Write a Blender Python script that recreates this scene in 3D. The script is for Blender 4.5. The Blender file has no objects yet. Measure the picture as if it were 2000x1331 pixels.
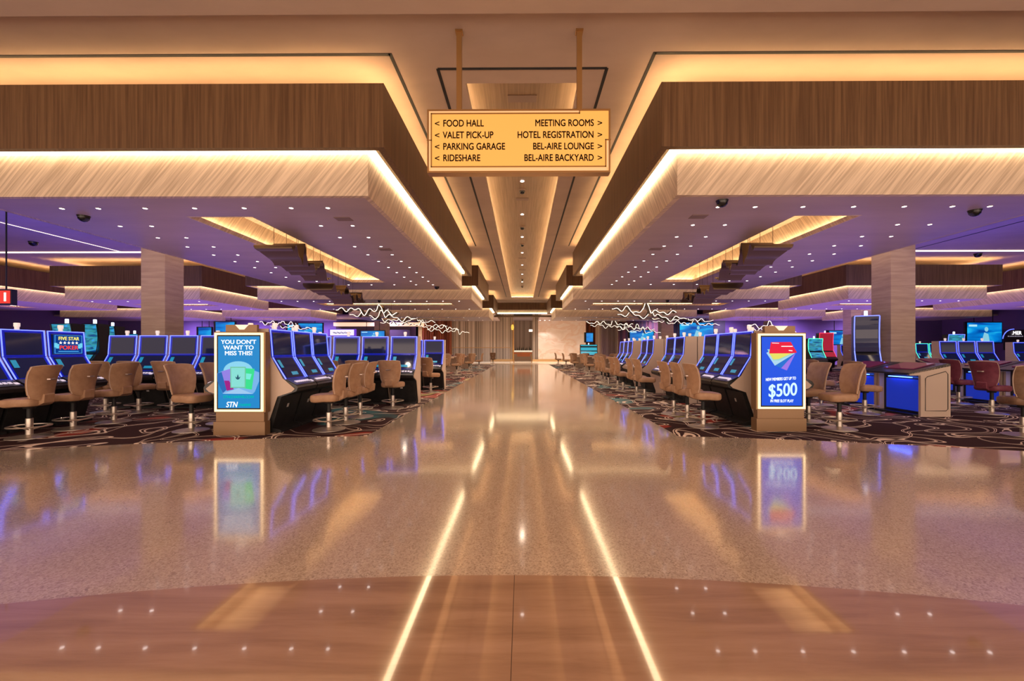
import bpy, math, random
from math import sin, cos, pi, radians, sqrt
from mathutils import Vector, Matrix

C = bpy.context.scene.collection
scene = bpy.context.scene
random.seed(7)

# ------------------------------------------------------------------ camera
F_PX, VX, VY = 860.0, 1020.0, 684.0      # focal length in pixels, vanishing point
YAW = 0.0075
cam_data = bpy.data.cameras.new('camera')
cam_data.sensor_width = 36.0
cam_data.lens = F_PX / 2000.0 * 36.0
cam_data.shift_x = -(VX - YAW * F_PX - 1000.0) / 2000.0
cam_data.shift_y = (VY - 665.5) / 2000.0
cam_data.clip_end = 300
cam = bpy.data.objects.new('camera', cam_data)
cam.location = (0, 0, 1.5)
cam.rotation_euler = (pi / 2, 0, YAW)
C.objects.link(cam)
scene.camera = cam

# ------------------------------------------------------------------ world, exposure
w = bpy.data.worlds.new('world'); scene.world = w; w.use_nodes = True
w.node_tree.nodes['Background'].inputs[0].default_value = (1.0, 0.74, 0.58, 1)
w.node_tree.nodes['Background'].inputs[1].default_value = 0.9
scene.view_settings.view_transform = 'Standard'
scene.view_settings.look = 'None'
scene.view_settings.gamma = 1.0
scene.view_settings.exposure = 0.6
scene.view_settings.use_curve_mapping = False
scene.cycles.use_denoising = True
scene.cycles.max_bounces = 6
scene.cycles.diffuse_bounces = 4
scene.cycles.glossy_bounces = 4
scene.cycles.transmission_bounces = 4
scene.cycles.sample_clamp_indirect = 6.0
scene.cycles.caustics_reflective = False
scene.cycles.caustics_refractive = False


def area_light(name, loc, size, energy, color, rot=(0, 0, 0), spread=180):
    l = bpy.data.lights.new(name, 'AREA')
    l.shape = 'RECTANGLE'; l.size, l.size_y = size
    l.energy = energy; l.color = color; l.spread = radians(spread)
    o = bpy.data.objects.new(name, l); o.location = loc; o.rotation_euler = rot
    C.objects.link(o)
    return o


def spot(name, loc, energy, color, size=150, radius=0.06, blend=0.9, rot=(0, 0, 0)):
    l = bpy.data.lights.new(name, 'SPOT')
    l.energy = energy; l.color = color; l.spot_size = radians(size); l.spot_blend = blend; l.shadow_soft_size = radius
    o = bpy.data.objects.new(name, l); o.location = loc; o.rotation_euler = rot
    C.objects.link(o)
    return o


# unseen fill light added behind the camera to brighten surfaces facing it
area_light('front_fill_light', (0, -5.6, 2.6), (34, 4.6), 900, (1.0, 0.74, 0.55), (pi / 2, 0, 0))
SPOT = (1.0, 0.76, 0.56)
for s in (-1, 1):
    area_light('blue_wash_fill', (s * 16.5, 15, 2.4), (8, 12), 260, (0.12, 0.09, 1.0), (pi, 0, 0))  # unseen upward light added to turn the wing ceiling blue
    area_light('violet_wash_fill', (s * 24, 32, 2.6), (18, 20), 700, (0.42, 0.22, 1.0), (pi, 0, 0))  # unseen upward light added for violet deeper in the wing
    area_light('canopy_violet_fill', (s * 7.4, 13, 2.2), (4, 9), 40, (0.7, 0.42, 1.0), (pi, 0, 0))  # unseen upward light added to tint the canopy underside violet
    for k in range(11):                                   # canopy downlights: one source for each pair of lamps
        for x in (8.45, 4.05):
            spot('canopy_spot', (s * x, 8.4 + k * 1.02, 4.18), 30, SPOT, 98, 0.06, 0.5)
    for k in range(5):
        for y in (24.4, 29.1):
            spot('canopy_spot', (s * (3.8 + k * 2.4), y, 4.18), 90, SPOT)
        for y in (36.8, 40.1):
            spot('canopy_spot', (s * (3.8 + k * 2.4), y, 4.18), 90, SPOT)
    for k in range(4):
        spot('wing_wall_fill', (s * (15 + k * 7.5), 47.0, 4.9), 1700, (0.60, 0.40, 1.0), 140, 0.1, 1.0, (radians(28), 0, 0))  # added violet fill to lift the dark far wall, no fixture modelled
        spot('wing_spot', (s * (13 + k * 5.5), 21, 6.2), 90, (0.6, 0.4, 0.9), 150, 0.1)
for y in (9, 12.5, 16, 19.5, 23.5, 28, 33, 38):
    spot('trough_spot', (0, y, 6.72), 160 if y < 12 else 500, SPOT, 84 if y < 17 else 140)
for x in (-9, -4.5, 0, 4.5, 9):
    spot('lobby_spot', (x, 52 if x else 53, 5.2 if x else 4.9), 850, (1.0, 0.82, 0.66), 150, 0.1)


# ------------------------------------------------------------------ materials
def new_mat(name):
    m = bpy.data.materials.new(name); m.use_nodes = True
    nt = m.node_tree
    return m, nt, nt.nodes['Principled BSDF']


def simple(name, col, rough=0.5, metal=0.0, emit=None, estr=0.0, spec=0.5, coat=0.0):
    m, nt, b = new_mat(name)
    b.inputs['Base Color'].default_value = (*col, 1)
    b.inputs['Roughness'].default_value = rough
    b.inputs['Metallic'].default_value = metal
    b.inputs['Specular IOR Level'].default_value = spec
    b.inputs['Coat Weight'].default_value = coat
    if emit:
        b.inputs['Emission Color'].default_value = (*emit, 1)
        b.inputs['Emission Strength'].default_value = estr
    return m


def node(nt, typ, **kw):
    n = nt.nodes.new(typ)
    for k, v in kw.items():
        if k in n.inputs.keys():
            n.inputs[k].default_value = v
        else:
            setattr(n, k, v)
    return n


def ramp(nt, src, stops):
    r = nt.nodes.new('ShaderNodeValToRGB')
    e = r.color_ramp.elements
    while len(e) < len(stops):
        e.new(0.5)
    for i, (p, c) in enumerate(stops):
        e[i].position = p
        e[i].color = (*c, 1) if len(c) == 3 else c
    nt.links.new(src, r.inputs[0])
    return r


def coords(nt, scale=(1, 1, 1), rot=(0, 0, 0)):
    g = nt.nodes.new('ShaderNodeNewGeometry')
    mp = nt.nodes.new('ShaderNodeMapping')
    mp.inputs['Scale'].default_value = scale
    mp.inputs['Rotation'].default_value = rot
    nt.links.new(g.outputs['Position'], mp.inputs[0])
    return mp.outputs[0]


def grain(name, c1, c2, scale, rot=(0, 0, 0), rough=0.5, detail=4, lo=0.35, hi=0.65, spec=0.3):
    m, nt, b = new_mat(name)
    if any(rot):
        v0 = coords(nt, (1, 1, 1), rot)
        mp = nt.nodes.new('ShaderNodeMapping'); mp.inputs['Scale'].default_value = scale
        nt.links.new(v0, mp.inputs[0]); v = mp.outputs[0]
    else:
        v = coords(nt, scale)
    n = node(nt, 'ShaderNodeTexNoise', Scale=1.0, Detail=detail, Roughness=0.6)
    nt.links.new(v, n.inputs['Vector'])
    r = ramp(nt, n.outputs[0], [(lo, c1), (hi, c2)])
    nt.links.new(r.outputs[0], b.inputs['Base Color'])
    b.inputs['Roughness'].default_value = rough
    b.inputs['Specular IOR Level'].default_value = spec
    return m


M = {}
M['ceiling'] = grain('ceiling_plaster', (0.50, 0.39, 0.31), (0.56, 0.44, 0.35), (0.6, 1.2, 0.6), rough=0.8)
M['soffit'] = grain('canopy_soffit', (0.44, 0.35, 0.36), (0.50, 0.40, 0.40), (0.5, 1.6, 0.5), rough=0.45)  # slight mauve of warm floor bounce and blue light put into the colour
M['fascia'] = grain('fascia_wallcovering', (0.50, 0.39, 0.29), (0.76, 0.62, 0.48), (0.9, 0.9, 34), (radians(-50), radians(38), 0), rough=0.6, detail=2)
M['walnut'] = grain('walnut_veneer', (0.10, 0.052, 0.025), (0.175, 0.098, 0.047), (24, 24, 0.6), rough=0.4)
M['trough_wood'] = grain('trough_veneer', (0.24, 0.16, 0.10), (0.34, 0.23, 0.15), (24, 0.6, 1), rough=0.45)
M['black'] = simple('black_paint', (0.008, 0.008, 0.009), 0.6)
M['cabinet'] = simple('black_cabinet', (0.012, 0.012, 0.014), 0.3)
M['pedestal'] = grain('black_pedestal', (0.012, 0.012, 0.013), (0.022, 0.021, 0.022), (6, 6, 6), rough=0.45)
M['beige_panel'] = simple('beige_side_panel', (0.60, 0.47, 0.38), 0.4)
M['led'] = simple('warm_led', (1, 0.85, 0.6), 0.5, emit=(1.0, 0.76, 0.45), estr=5.5)
M['led_up'] = simple('amber_cove_led', (1, 0.8, 0.5), 0.5, emit=(1.0, 0.62, 0.28), estr=13.0)
M['led_trough'] = simple('trough_cove_led', (1, 0.85, 0.6), 0.5, emit=(1.0, 0.70, 0.36), estr=13.0)
M['led_white'] = simple('white_led_edge', (1, 0.95, 0.85), 0.5, emit=(1.0, 0.88, 0.72), estr=1.0)
M['downlight'] = simple('downlight_lens', (1, 1, 1), 0.4, emit=(1.0, 0.88, 0.82), estr=4.0)
M['blue_line'] = simple('blue_neon', (0.3, 0.4, 1), 0.4, emit=(0.09, 0.14, 1.0), estr=1.5)
M['blue_bezel'] = simple('blue_lit_bezel', (0.0, 0.01, 0.12), 0.2, emit=(0.0, 0.015, 1.0), estr=0.22)
M['green_line'] = simple('green_neon', (0.1, 0.6, 0.3), 0.4, emit=(0.05, 1.0, 0.45), estr=1.6)
M['screen'] = simple('dark_screen_glass', (0.006, 0.007, 0.012), 0.06, emit=(0.01, 0.02, 0.10), estr=0.2, spec=0.4)
M['cyan_display'] = simple('cyan_display', (0, 0.2, 0.3), 0.3, emit=(0.02, 0.30, 0.55), estr=0.38)
M['chrome'] = simple('chrome', (0.62, 0.55, 0.48), 0.36, 0.85)
M['bronze'] = simple('bronze_metal', (0.13, 0.085, 0.05), 0.42, 0.7)
M['brass'] = simple('brass_paint', (0.40, 0.22, 0.08), 0.32, 0.6)
M['kiosk_body'] = simple('kiosk_bronze_laminate', (0.25, 0.145, 0.07), 0.38, 0.25)
M['kiosk_light'] = simple('kiosk_frame_light', (1, 0.9, 0.7), 0.4, emit=(1.0, 0.70, 0.36), estr=0.85)
M['leather'] = grain('tan_vinyl', (0.36, 0.21, 0.125), (0.44, 0.27, 0.165), (9, 9, 9), rough=0.42)
M['leather_wine'] = grain('wine_vinyl', (0.16, 0.035, 0.06), (0.21, 0.05, 0.08), (9, 9, 9), rough=0.45)
M['leather_dark'] = grain('dark_brown_vinyl', (0.16, 0.09, 0.055), (0.22, 0.13, 0.08), (9, 9, 9), rough=0.45)
M['handle_metal'] = simple('pinkish_handle_metal', (0.52, 0.42, 0.38), 0.4, 0.8)
M['lamp_white'] = simple('signal_lamp_white', (0.9, 0.8, 0.75), 0.4, emit=(1, 0.86, 0.76), estr=0.3)
M['lamp_bright'] = simple('signal_lamp_lit', (0.9, 0.95, 1), 0.4, emit=(0.75, 0.92, 1), estr=1.2)
M['column'] = grain('column_limestone', (0.40, 0.29, 0.25), (0.50, 0.38, 0.33), (1.2, 1.2, 14), rough=0.6)
M['violet_wall'] = simple('violet_wall_paint', (0.17, 0.11, 0.30), 0.7)
M['dark_wall'] = simple('dark_wall_paint', (0.03, 0.015, 0.03), 0.7)
M['lobby_wall'] = simple('lobby_beige', (0.5, 0.38, 0.28), 0.7)
M['stitch'] = simple('pale_piping', (0.6, 0.48, 0.4), 0.5)
M['felt'] = simple('purple_table_felt', (0.22, 0.06, 0.14), 0.9)
M['table_top'] = simple('table_laminate', (0.50, 0.38, 0.29), 0.35)
M['white'] = simple('white_plastic', (0.8, 0.76, 0.72), 0.4)
M['vent'] = simple('grey_vent', (0.25, 0.17, 0.14), 0.6)
M['dome'] = simple('camera_dome', (0.008, 0.008, 0.01), 0.12)
M['sticker'] = simple('white_sticker', (0.6, 0.58, 0.56), 0.5)
M['button'] = simple('lit_buttons', (0.5, 0.4, 0.4), 0.3, emit=(0.8, 0.7, 0.85), estr=0.45)
M['blue_panel'] = simple('blue_lit_panel', (0.02, 0.05, 0.3), 0.4, emit=(0.01, 0.06, 1.0), estr=0.2)
M['blue_spot'] = simple('blue_underlight', (0.1, 0.2, 0.8), 0.4, emit=(0.05, 0.15, 1.0), estr=9.0)
M['deck'] = simple('dark_deck', (0.03, 0.028, 0.035), 0.25)
M['glass'] = simple('clear_acrylic', (0.8, 0.85, 0.95), 0.05)
M['glass'].node_tree.nodes['Principled BSDF'].inputs['Transmission Weight'].default_value = 1.0
M['glass'].node_tree.nodes['Principled BSDF'].inputs['IOR'].default_value = 1.1


def emis(name, col, s=1.0):
    if name not in M:
        M[name] = simple(name, tuple(c * 0.2 for c in col), 0.4, emit=col, estr=s * 0.68, spec=0.2)
    return M[name]


def make_terrazzo():
    m, nt, b = new_mat('polished_terrazzo')
    v = coords(nt)
    n1 = node(nt, 'ShaderNodeTexVoronoi', Scale=95.0)
    n2 = node(nt, 'ShaderNodeTexVoronoi', Scale=48.0)
    n3 = node(nt, 'ShaderNodeTexNoise', Scale=0.6, Detail=3.0)
    for n in (n1, n2, n3):
        nt.links.new(v, n.inputs['Vector'])
    r1 = ramp(nt, n1.outputs['Color'], [(0.0, (0.34, 0.26, 0.20)), (0.32, (0.60, 0.48, 0.38)), (0.6, (0.70, 0.57, 0.46)), (1.0, (0.84, 0.72, 0.60))])
    r2 = ramp(nt, n2.outputs['Distance'], [(0.10, (0.62, 0.55, 0.50)), (0.22, (1, 1, 1))])
    mx = node(nt, 'ShaderNodeMixRGB', blend_type='MULTIPLY'); mx.inputs[0].default_value = 0.5
    nt.links.new(r1.outputs[0], mx.inputs[1]); nt.links.new(r2.outputs[0], mx.inputs[2])
    r3 = ramp(nt, n3.outputs[0], [(0.3, (0.86, 0.84, 0.82)), (0.7, (1.02, 1.0, 0.98))])
    m2 = node(nt, 'ShaderNodeMixRGB', blend_type='MULTIPLY'); m2.inputs[0].default_value = 1.0
    nt.links.new(mx.outputs[0], m2.inputs[1]); nt.links.new(r3.outputs[0], m2.inputs[2])
    nt.links.new(m2.outputs[0], b.inputs['Base Color'])
    b.inputs['Roughness'].default_value = 0.16
    b.inputs['Coat Weight'].default_value = 1.0; b.inputs['Coat Roughness'].default_value = 0.085; b.inputs['Coat IOR'].default_value = 1.6
    b.inputs['Specular IOR Level'].default_value = 0.6
    return m


def make_marble():
    m, nt, b = new_mat('brown_vein_cut_marble')
    v = coords(nt, (0.8, 7, 1))
    n = node(nt, 'ShaderNodeTexNoise', Scale=1.0, Detail=8.0, Roughness=0.6, Distortion=0.35)
    nt.links.new(v, n.inputs['Vector'])
    r = ramp(nt, n.outputs[0], [(0.3, (0.34, 0.20, 0.13)), (0.5, (0.45, 0.275, 0.18)), (0.72, (0.54, 0.345, 0.24))])
    # a joint down the middle
    g = nt.nodes.new('ShaderNodeNewGeometry'); sx = nt.nodes.new('ShaderNodeSeparateXYZ')
    nt.links.new(g.outputs['Position'], sx.inputs[0])
    ad = node(nt, 'ShaderNodeMath', operation='ADD'); ad.inputs[1].default_value = 0.052
    nt.links.new(sx.outputs[0], ad.inputs[0])
    ab = node(nt, 'ShaderNodeMath', operation='ABSOLUTE'); nt.links.new(ad.outputs[0], ab.inputs[0])
    lt = node(nt, 'ShaderNodeMath', operation='LESS_THAN'); lt.inputs[1].default_value = 0.0022
    nt.links.new(ab.outputs[0], lt.inputs[0])
    mx = node(nt, 'ShaderNodeMixRGB'); mx.inputs[2].default_value = (0.13, 0.08, 0.06, 1)
    nt.links.new(lt.outputs[0], mx.inputs[0]); nt.links.new(r.outputs[0], mx.inputs[1])
    nt.links.new(mx.outputs[0], b.inputs['Base Color'])
    b.inputs['Roughness'].default_value = 0.08
    b.inputs['Coat Weight'].default_value = 1.0; b.inputs['Coat Roughness'].default_value = 0.03; b.inputs['Coat IOR'].default_value = 1.5
    b.inputs['Specular IOR Level'].default_value = 0.5
    return m


def make_carpet():
    m, nt, b = new_mat('swirl_carpet')
    v = coords(nt)
    warp = node(nt, 'ShaderNodeTexNoise', Scale=0.55, Detail=1.0)
    nt.links.new(v, warp.inputs['Vector'])
    sc = node(nt, 'ShaderNodeVectorMath', operation='SCALE'); sc.inputs['Scale'].default_value = 2.6
    nt.links.new(warp.outputs['Color'], sc.inputs[0])
    ad = node(nt, 'ShaderNodeVectorMath', operation='ADD')
    nt.links.new(v, ad.inputs[0]); nt.links.new(sc.outputs[0], ad.inputs[1])

    def lines(scale, k, wdt):
        n = node(nt, 'ShaderNodeTexNoise', Scale=scale, Detail=0.0)
        nt.links.new(ad.outputs[0], n.inputs['Vector'])
        mu = node(nt, 'ShaderNodeMath', operation='MULTIPLY'); mu.inputs[1].default_value = k
        nt.links.new(n.outputs[0], mu.inputs[0])
        fr = node(nt, 'ShaderNodeMath', operation='FRACT'); nt.links.new(mu.outputs[0], fr.inputs[0])
        r = ramp(nt, fr.outputs[0], [(0.0, (0, 0, 0)), (0.40, (0, 0, 0)), (0.405, (1, 1, 1)), (0.405 + wdt, (1, 1, 1)), (0.41 + wdt, (0, 0, 0)),
                                     (0.46 + wdt, (0, 0, 0)), (0.465 + wdt, (1, 1, 1)), (0.465 + 2 * wdt, (1, 1, 1)), (0.47 + 2 * wdt, (0, 0, 0))])
        return r
    l1 = lines(0.75, 7.0, 0.035)
    l2 = lines(0.45, 7.0, 0.032)
    mxl = node(nt, 'ShaderNodeMixRGB', blend_type='LIGHTEN'); mxl.inputs[0].default_value = 1
    nt.links.new(l1.outputs[0], mxl.inputs[1]); nt.links.new(l2.outputs[0], mxl.inputs[2])
    pn = node(nt, 'ShaderNodeTexNoise', Scale=0.42, Detail=1.0)
    nt.links.new(ad.outputs[0], pn.inputs['Vector'])
    base = ramp(nt, pn.outputs[0], [(0.0, (0.04, 0.13, 0.15)), (0.34, (0.05, 0.14, 0.16)), (0.37, (0.04, 0.018, 0.02)), (0.62, (0.04, 0.018, 0.02)),
                                    (0.64, (0.26, 0.035, 0.025)), (0.67, (0.26, 0.04, 0.03)), (0.69, (0.04, 0.018, 0.02)), (0.73, (0.30, 0.26, 0.10))])
    mx = node(nt, 'ShaderNodeMixRGB'); mx.inputs[2].default_value = (0.70, 0.56, 0.48, 1)
    nt.links.new(mxl.outputs[0], mx.inputs[0]); nt.links.new(base.outputs[0], mx.inputs[1])
    nt.links.new(mx.outputs[0], b.inputs['Base Color'])
    b.inputs['Roughness'].default_value = 0.95
    b.inputs['Specular IOR Level'].default_value = 0.1
    return m


def make_white_marble():
    m, nt, b = new_mat('veined_cream_marble')
    v = coords(nt, (0.45, 0.45, 0.9))
    n = node(nt, 'ShaderNodeTexNoise', Scale=1.0, Detail=6.0, Distortion=0.8)
    nt.links.new(v, n.inputs['Vector'])
    r = ramp(nt, n.outputs[0], [(0.35, (0.85, 0.76, 0.70)), (0.5, (0.80, 0.62, 0.50)), (0.55, (0.86, 0.76, 0.68)), (0.7, (0.78, 0.66, 0.56))])
    nt.links.new(r.outputs[0], b.inputs['Base Color'])
    b.inputs['Roughness'].default_value = 0.15
    return m


def make_stripes(name, c1, c2, freq):
    m, nt, b = new_mat(name)
    v = coords(nt, (freq, 0.01, 0.01))
    wv = node(nt, 'ShaderNodeTexNoise', Scale=1.0, Detail=1.0)
    nt.links.new(v, wv.inputs['Vector'])
    r = ramp(nt, wv.outputs[0], [(0.35, c1), (0.65, c2)])
    nt.links.new(r.outputs[0], b.inputs['Base Color'])
    b.inputs['Roughness'].default_value = 0.6
    return m


M['terrazzo'] = make_terrazzo()
M['marble'] = make_marble()
M['carpet'] = make_carpet()
M['white_marble'] = make_white_marble()
M['slats'] = make_stripes('grey_oak_slats', (0.17, 0.13, 0.10), (0.50, 0.41, 0.34), 7.5)
M['copper'] = make_stripes('copper_mesh_curtain', (0.22, 0.05, 0.015), (0.48, 0.15, 0.06), 3.0)
M['curtain'] = make_stripes('beige_drapery', (0.28, 0.21, 0.17), (0.52, 0.42, 0.35), 3.0)
M['dark_slats'] = make_stripes('dark_bar_slats', (0.02, 0.01, 0.01), (0.16, 0.05, 0.03), 4.0)


def make_big_screen(name, c1, c2, c3):
    m, nt, b = new_mat(name)
    tc = nt.nodes.new('ShaderNodeTexCoord')
    mp = nt.nodes.new('ShaderNodeMapping'); mp.inputs['Scale'].default_value = (0.35, 1, 1.6)
    nt.links.new(tc.outputs['Object'], mp.inputs[0])
    n = node(nt, 'ShaderNodeTexNoise', Scale=0.9, Detail=2.0, Distortion=0.6)
    nt.links.new(mp.outputs[0], n.inputs['Vector'])
    r = ramp(nt, n.outputs[0], [(0.35, c1), (0.5, c2), (0.66, c3)])
    nt.links.new(r.outputs[0], b.inputs['Emission Color'])
    b.inputs['Emission Strength'].default_value = 1.0
    b.inputs['Base Color'].default_value = (0.01, 0.02, 0.03, 1)
    b.inputs['Roughness'].default_value = 0.3
    return m


M['big_screen'] = make_big_screen('blue_video_wall', (0.0, 0.04, 0.24), (0.0, 0.15, 0.46), (0.01, 0.34, 0.58))
M['game_screen'] = make_big_screen('busy_game_screen', (0.0, 0.03, 0.16), (0.02, 0.20, 0.22), (0.02, 0.22, 0.55))
M['game_screen'].node_tree.nodes['Noise Texture'].inputs['Scale'].default_value = 7


# ------------------------------------------------------------------ mesh helpers
class MB:
    def __init__(self):
        self.v, self.f = [], []

    def add(self, vs, fs):
        b = len(self.v)
        self.v.extend(vs); self.f.extend([tuple(b + i for i in f) for f in fs])
        return self

    def box(self, x0, x1, y0, y1, z0, z1):
        if x0 > x1: x0, x1 = x1, x0
        vs = [(x, y, z) for z in (z0, z1) for y in (y0, y1) for x in (x0, x1)]
        return self.add(vs, [(0, 2, 3, 1), (4, 5, 7, 6), (0, 1, 5, 4), (2, 6, 7, 3), (0, 4, 6, 2), (1, 3, 7, 5)])

    def prism(self, pts, a, b, axis='x'):
        n = len(pts)
        area = sum(pts[i][0] * pts[(i + 1) % n][1] - pts[(i + 1) % n][0] * pts[i][1] for i in range(n))
        if area < 0:
            pts = pts[::-1]
        if axis == 'x':
            mk = lambda p, t: (t, p[0], p[1])
        elif axis == 'y':
            mk = lambda p, t: (p[0], t, p[1])
        else:
            mk = lambda p, t: (p[0], p[1], t)
        vs = [mk(p, a) for p in pts] + [mk(p, b) for p in pts]
        if axis == 'y':
            caps = [tuple(range(n)), tuple(range(2 * n - 1, n - 1, -1))]
            sides = [(i, n + i, n + (i + 1) % n, (i + 1) % n) for i in range(n)]
        else:
            caps = [tuple(range(n - 1, -1, -1)), tuple(range(n, 2 * n))]
            sides = [(i, (i + 1) % n, n + (i + 1) % n, n + i) for i in range(n)]
        return self.add(vs, caps + sides)

    def lathe(self, prof, n=20, c=(0, 0), cap=True):
        vs, fs = [], []
        for r, z in prof:
            for i in range(n):
                a = 2 * pi * i / n
                vs.append((c[0] + r * cos(a), c[1] + r * sin(a), z))
        for j in range(len(prof) - 1):
            for i in range(n):
                k = (i + 1) % n
                fs.append((j * n + i, j * n + k, (j + 1) * n + k, (j + 1) * n + i))
        if cap:
            fs.append(tuple(range(n - 1, -1, -1)))
            fs.append(tuple((len(prof) - 1) * n + i for i in range(n)))
        return self.add(vs, fs)

    def tube(self, path, r, n=8, closed=False):
        path = [Vector(p) for p in path]
        m = len(path); vs, fs = [], []
        for j, p in enumerate(path):
            a = path[(j - 1) % m] if (closed or j > 0) else p
            b = path[(j + 1) % m] if (closed or j < m - 1) else p
            t = (b - a).normalized()
            up = Vector((0, 0, 1)) if abs(t.z) < 0.9 else Vector((1, 0, 0))
            s = t.cross(up).normalized(); u = s.cross(t)
            for i in range(n):
                an = 2 * pi * i / n
                vs.append(tuple(p + s * (r * cos(an)) + u * (r * sin(an))))
        for j in range(m if closed else m - 1):
            for i in range(n):
                k = (i + 1) % n; j2 = (j + 1) % m
                fs.append((j * n + i, j * n + k, j2 * n + k, j2 * n + i))
        if not closed:
            fs.append(tuple(range(n - 1, -1, -1))); fs.append(tuple((m - 1) * n + i for i in range(n)))
        return self.add(vs, fs)

    def build(self, name, mat, parent=None, smooth=False, bevel=0.0, loc=None, rz=0.0):
        me = bpy.data.meshes.new(name)
        me.from_pydata([tuple(v) for v in self.v], [], self.f)
        me.update()
        me.materials.append(mat)
        if smooth:
            for p in me.polygons:
                p.use_smooth = True
            me.set_sharp_from_angle(angle=radians(38))
        o = bpy.data.objects.new(name, me)
        C.objects.link(o)
        if parent is not None:
            o.parent = parent
        if loc is not None:
            o.location = loc
        o.rotation_euler.z = rz
        if bevel:
            b = o.modifiers.new('bevel', 'BEVEL'); b.width = bevel; b.segments = 3
            b.limit_method = 'ANGLE'; b.angle_limit = radians(40)
        return o


def tag(o, label=None, cat=None, group=None, kind=None):
    if label: o['label'] = label
    if cat: o['category'] = cat
    if group: o['group'] = group
    if kind: o['kind'] = kind
    return o


def empty(name, loc=(0, 0, 0), rz=0.0):
    o = bpy.data.objects.new(name, None)
    o.location = loc; o.rotation_euler.z = rz
    o.empty_display_size = 0.1
    C.objects.link(o)
    return o


def copy_tree(o, parent=None):
    c = o.copy(); C.objects.link(c); c.parent = parent
    for ch in list(o.children):
        copy_tree(ch, c)
    return c


def text(name, s, size, mat, parent, loc, rot=(pi / 2, 0, 0), align='LEFT', sx=1.0, bold=0.0, ext=0.002, shear=0.0):
    cu = bpy.data.curves.new(name, 'FONT')
    cu.body = s; cu.size = size; cu.align_x = align; cu.extrude = ext; cu.shear = shear
    cu.materials.append(mat)
    tmp = bpy.data.objects.new(name, cu)
    C.objects.link(tmp)
    dg = bpy.context.evaluated_depsgraph_get()
    me = bpy.data.meshes.new_from_object(tmp.evaluated_get(dg)); me.name = name
    if bold:
        vs = [v.co.copy() for v in me.vertices]; fs = [tuple(p.vertices) for p in me.polygons]
        nv, nf = [], []
        for dx, dz in ((-bold, 0), (bold, 0), (0, -bold * 0.8), (0, bold * 0.8)):
            k = len(nv); nv += [(v.x + dx, v.y + dz, v.z) for v in vs]; nf += [tuple(k + i for i in f) for f in fs]
        me = bpy.data.meshes.new(name); me.from_pydata(nv, [], nf); me.update(); me.materials.append(mat)
    bpy.data.objects.remove(tmp)
    o = bpy.data.objects.new(name, me)
    C.objects.link(o)
    o.parent = parent
    o.location = loc; o.rotation_euler = rot; o.scale = (sx, 1, 1)
    return o


def sname(s):
    return 'left' if s < 0 else 'right'


# ------------------------------------------------------------------ floor
fl = MB().box(-48, 48, -6, 62, -0.2, 0.0).build('floor', M['terrazzo'])
tag(fl, 'polished cream terrazzo floor', kind='structure')

CY, CR = -15.0, 22.85           # carpet front arc
def carpet(s):
    pts = []
    n = 30
    for i in range(n + 1):
        x = 2.72 + (20.0 - 2.72) * i / n
        pts.append((s * x, CY + sqrt(CR * CR - x * x)))
    pts += [(s * 46, CY + sqrt(CR * CR - 400)), (s * 46, 45.0), (s * 2.72, 45.0)]
    o = MB().prism(pts, 0.0, 0.006, 'z').build('floor_carpet', M['carpet'])
    tag(o, 'dark swirl patterned carpet under the %s gaming floor' % sname(s), kind='structure')
for s in (-1, 1):
    carpet(s)
pts = []
RM = 13.4; DM = 1.5 * F_PX / 441.0
for i in range(41):
    x = -8.0 + 16.0 * i / 40
    pts.append((x, DM - RM + sqrt(RM * RM - x * x)))
pts += [(8, -6), (-8, -6)]
tag(MB().prism(pts, 0.0, 0.003, 'z').build('floor_marble', M['marble']), 'brown veined marble threshold slab with a curved edge', kind='structure')
tag(MB().box(-12, 12, 45.2, 58.5, 0.0, 0.008).build('floor_lobby', simple('lobby_cream_marble', (0.85, 0.74, 0.6), 0.12)), 'bright cream marble floor of the far lobby', kind='structure')

# ------------------------------------------------------------------ main ceiling
ZC = 6.30
TW, TY0, TY1 = 1.02, 1.5 * 0 + 7.92, 40.9
cl = MB()
cl.box(-48, -TW, -6, 62, ZC, ZC + 0.12)
cl.box(TW, 48, -6, 62, ZC, ZC + 0.12)
cl.box(-TW, TW, -6, TY0, ZC, ZC + 0.12)
cl.box(-TW, TW, TY1, 62, ZC, ZC + 0.12)
ceil = tag(cl.build('ceiling', M['ceiling']), 'high plaster ceiling with a long lit trough', kind='structure')
tr = MB().box(-1.45, 1.45, TY0 - 0.4, TY1 + 0.4, ZC + 0.48, ZC + 0.56)
tag(tr.build('ceiling_trough_panel', M['trough_wood']), 'wood veneer panel in the centre ceiling trough', kind='structure')
tw = MB()
tw.box(-1.45, -1.40, TY0 - 0.4, TY1 + 0.4, ZC + 0.12, ZC + 0.48).box(1.40, 1.45, TY0 - 0.4, TY1 + 0.4, ZC + 0.12, ZC + 0.48)
tw.box(-1.4, 1.4, TY0 - 0.4, TY0 - 0.35, ZC + 0.12, ZC + 0.48).box(-1.4, 1.4, TY1 + 0.35, TY1 + 0.4, ZC + 0.12, ZC + 0.48)
tag(tw.build('ceiling_trough_sides', M['ceiling']), 'plaster sides of the centre ceiling trough', kind='structure')
ts = MB()
ts.box(-1.30, -1.22, TY0, TY1, ZC + 0.125, ZC + 0.15).box(1.22, 1.30, TY0, TY1, ZC + 0.125, ZC + 0.15)
ts.box(-1.0, 1.0, TY1 + 0.12, TY1 + 0.2, ZC + 0.125, ZC + 0.15)
tag(ts.build('trough_led_strip', M['led_trough']), 'hidden warm light strip around the centre ceiling trough', 'light strip')
# near dropped soffit over the camera
tag(MB().box(-48, 48, -6, 6.12, ZC - 0.12, ZC).build('ceiling_near_drop', M['ceiling']), 'slightly lower plaster ceiling over the entrance', kind='structure')

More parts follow.
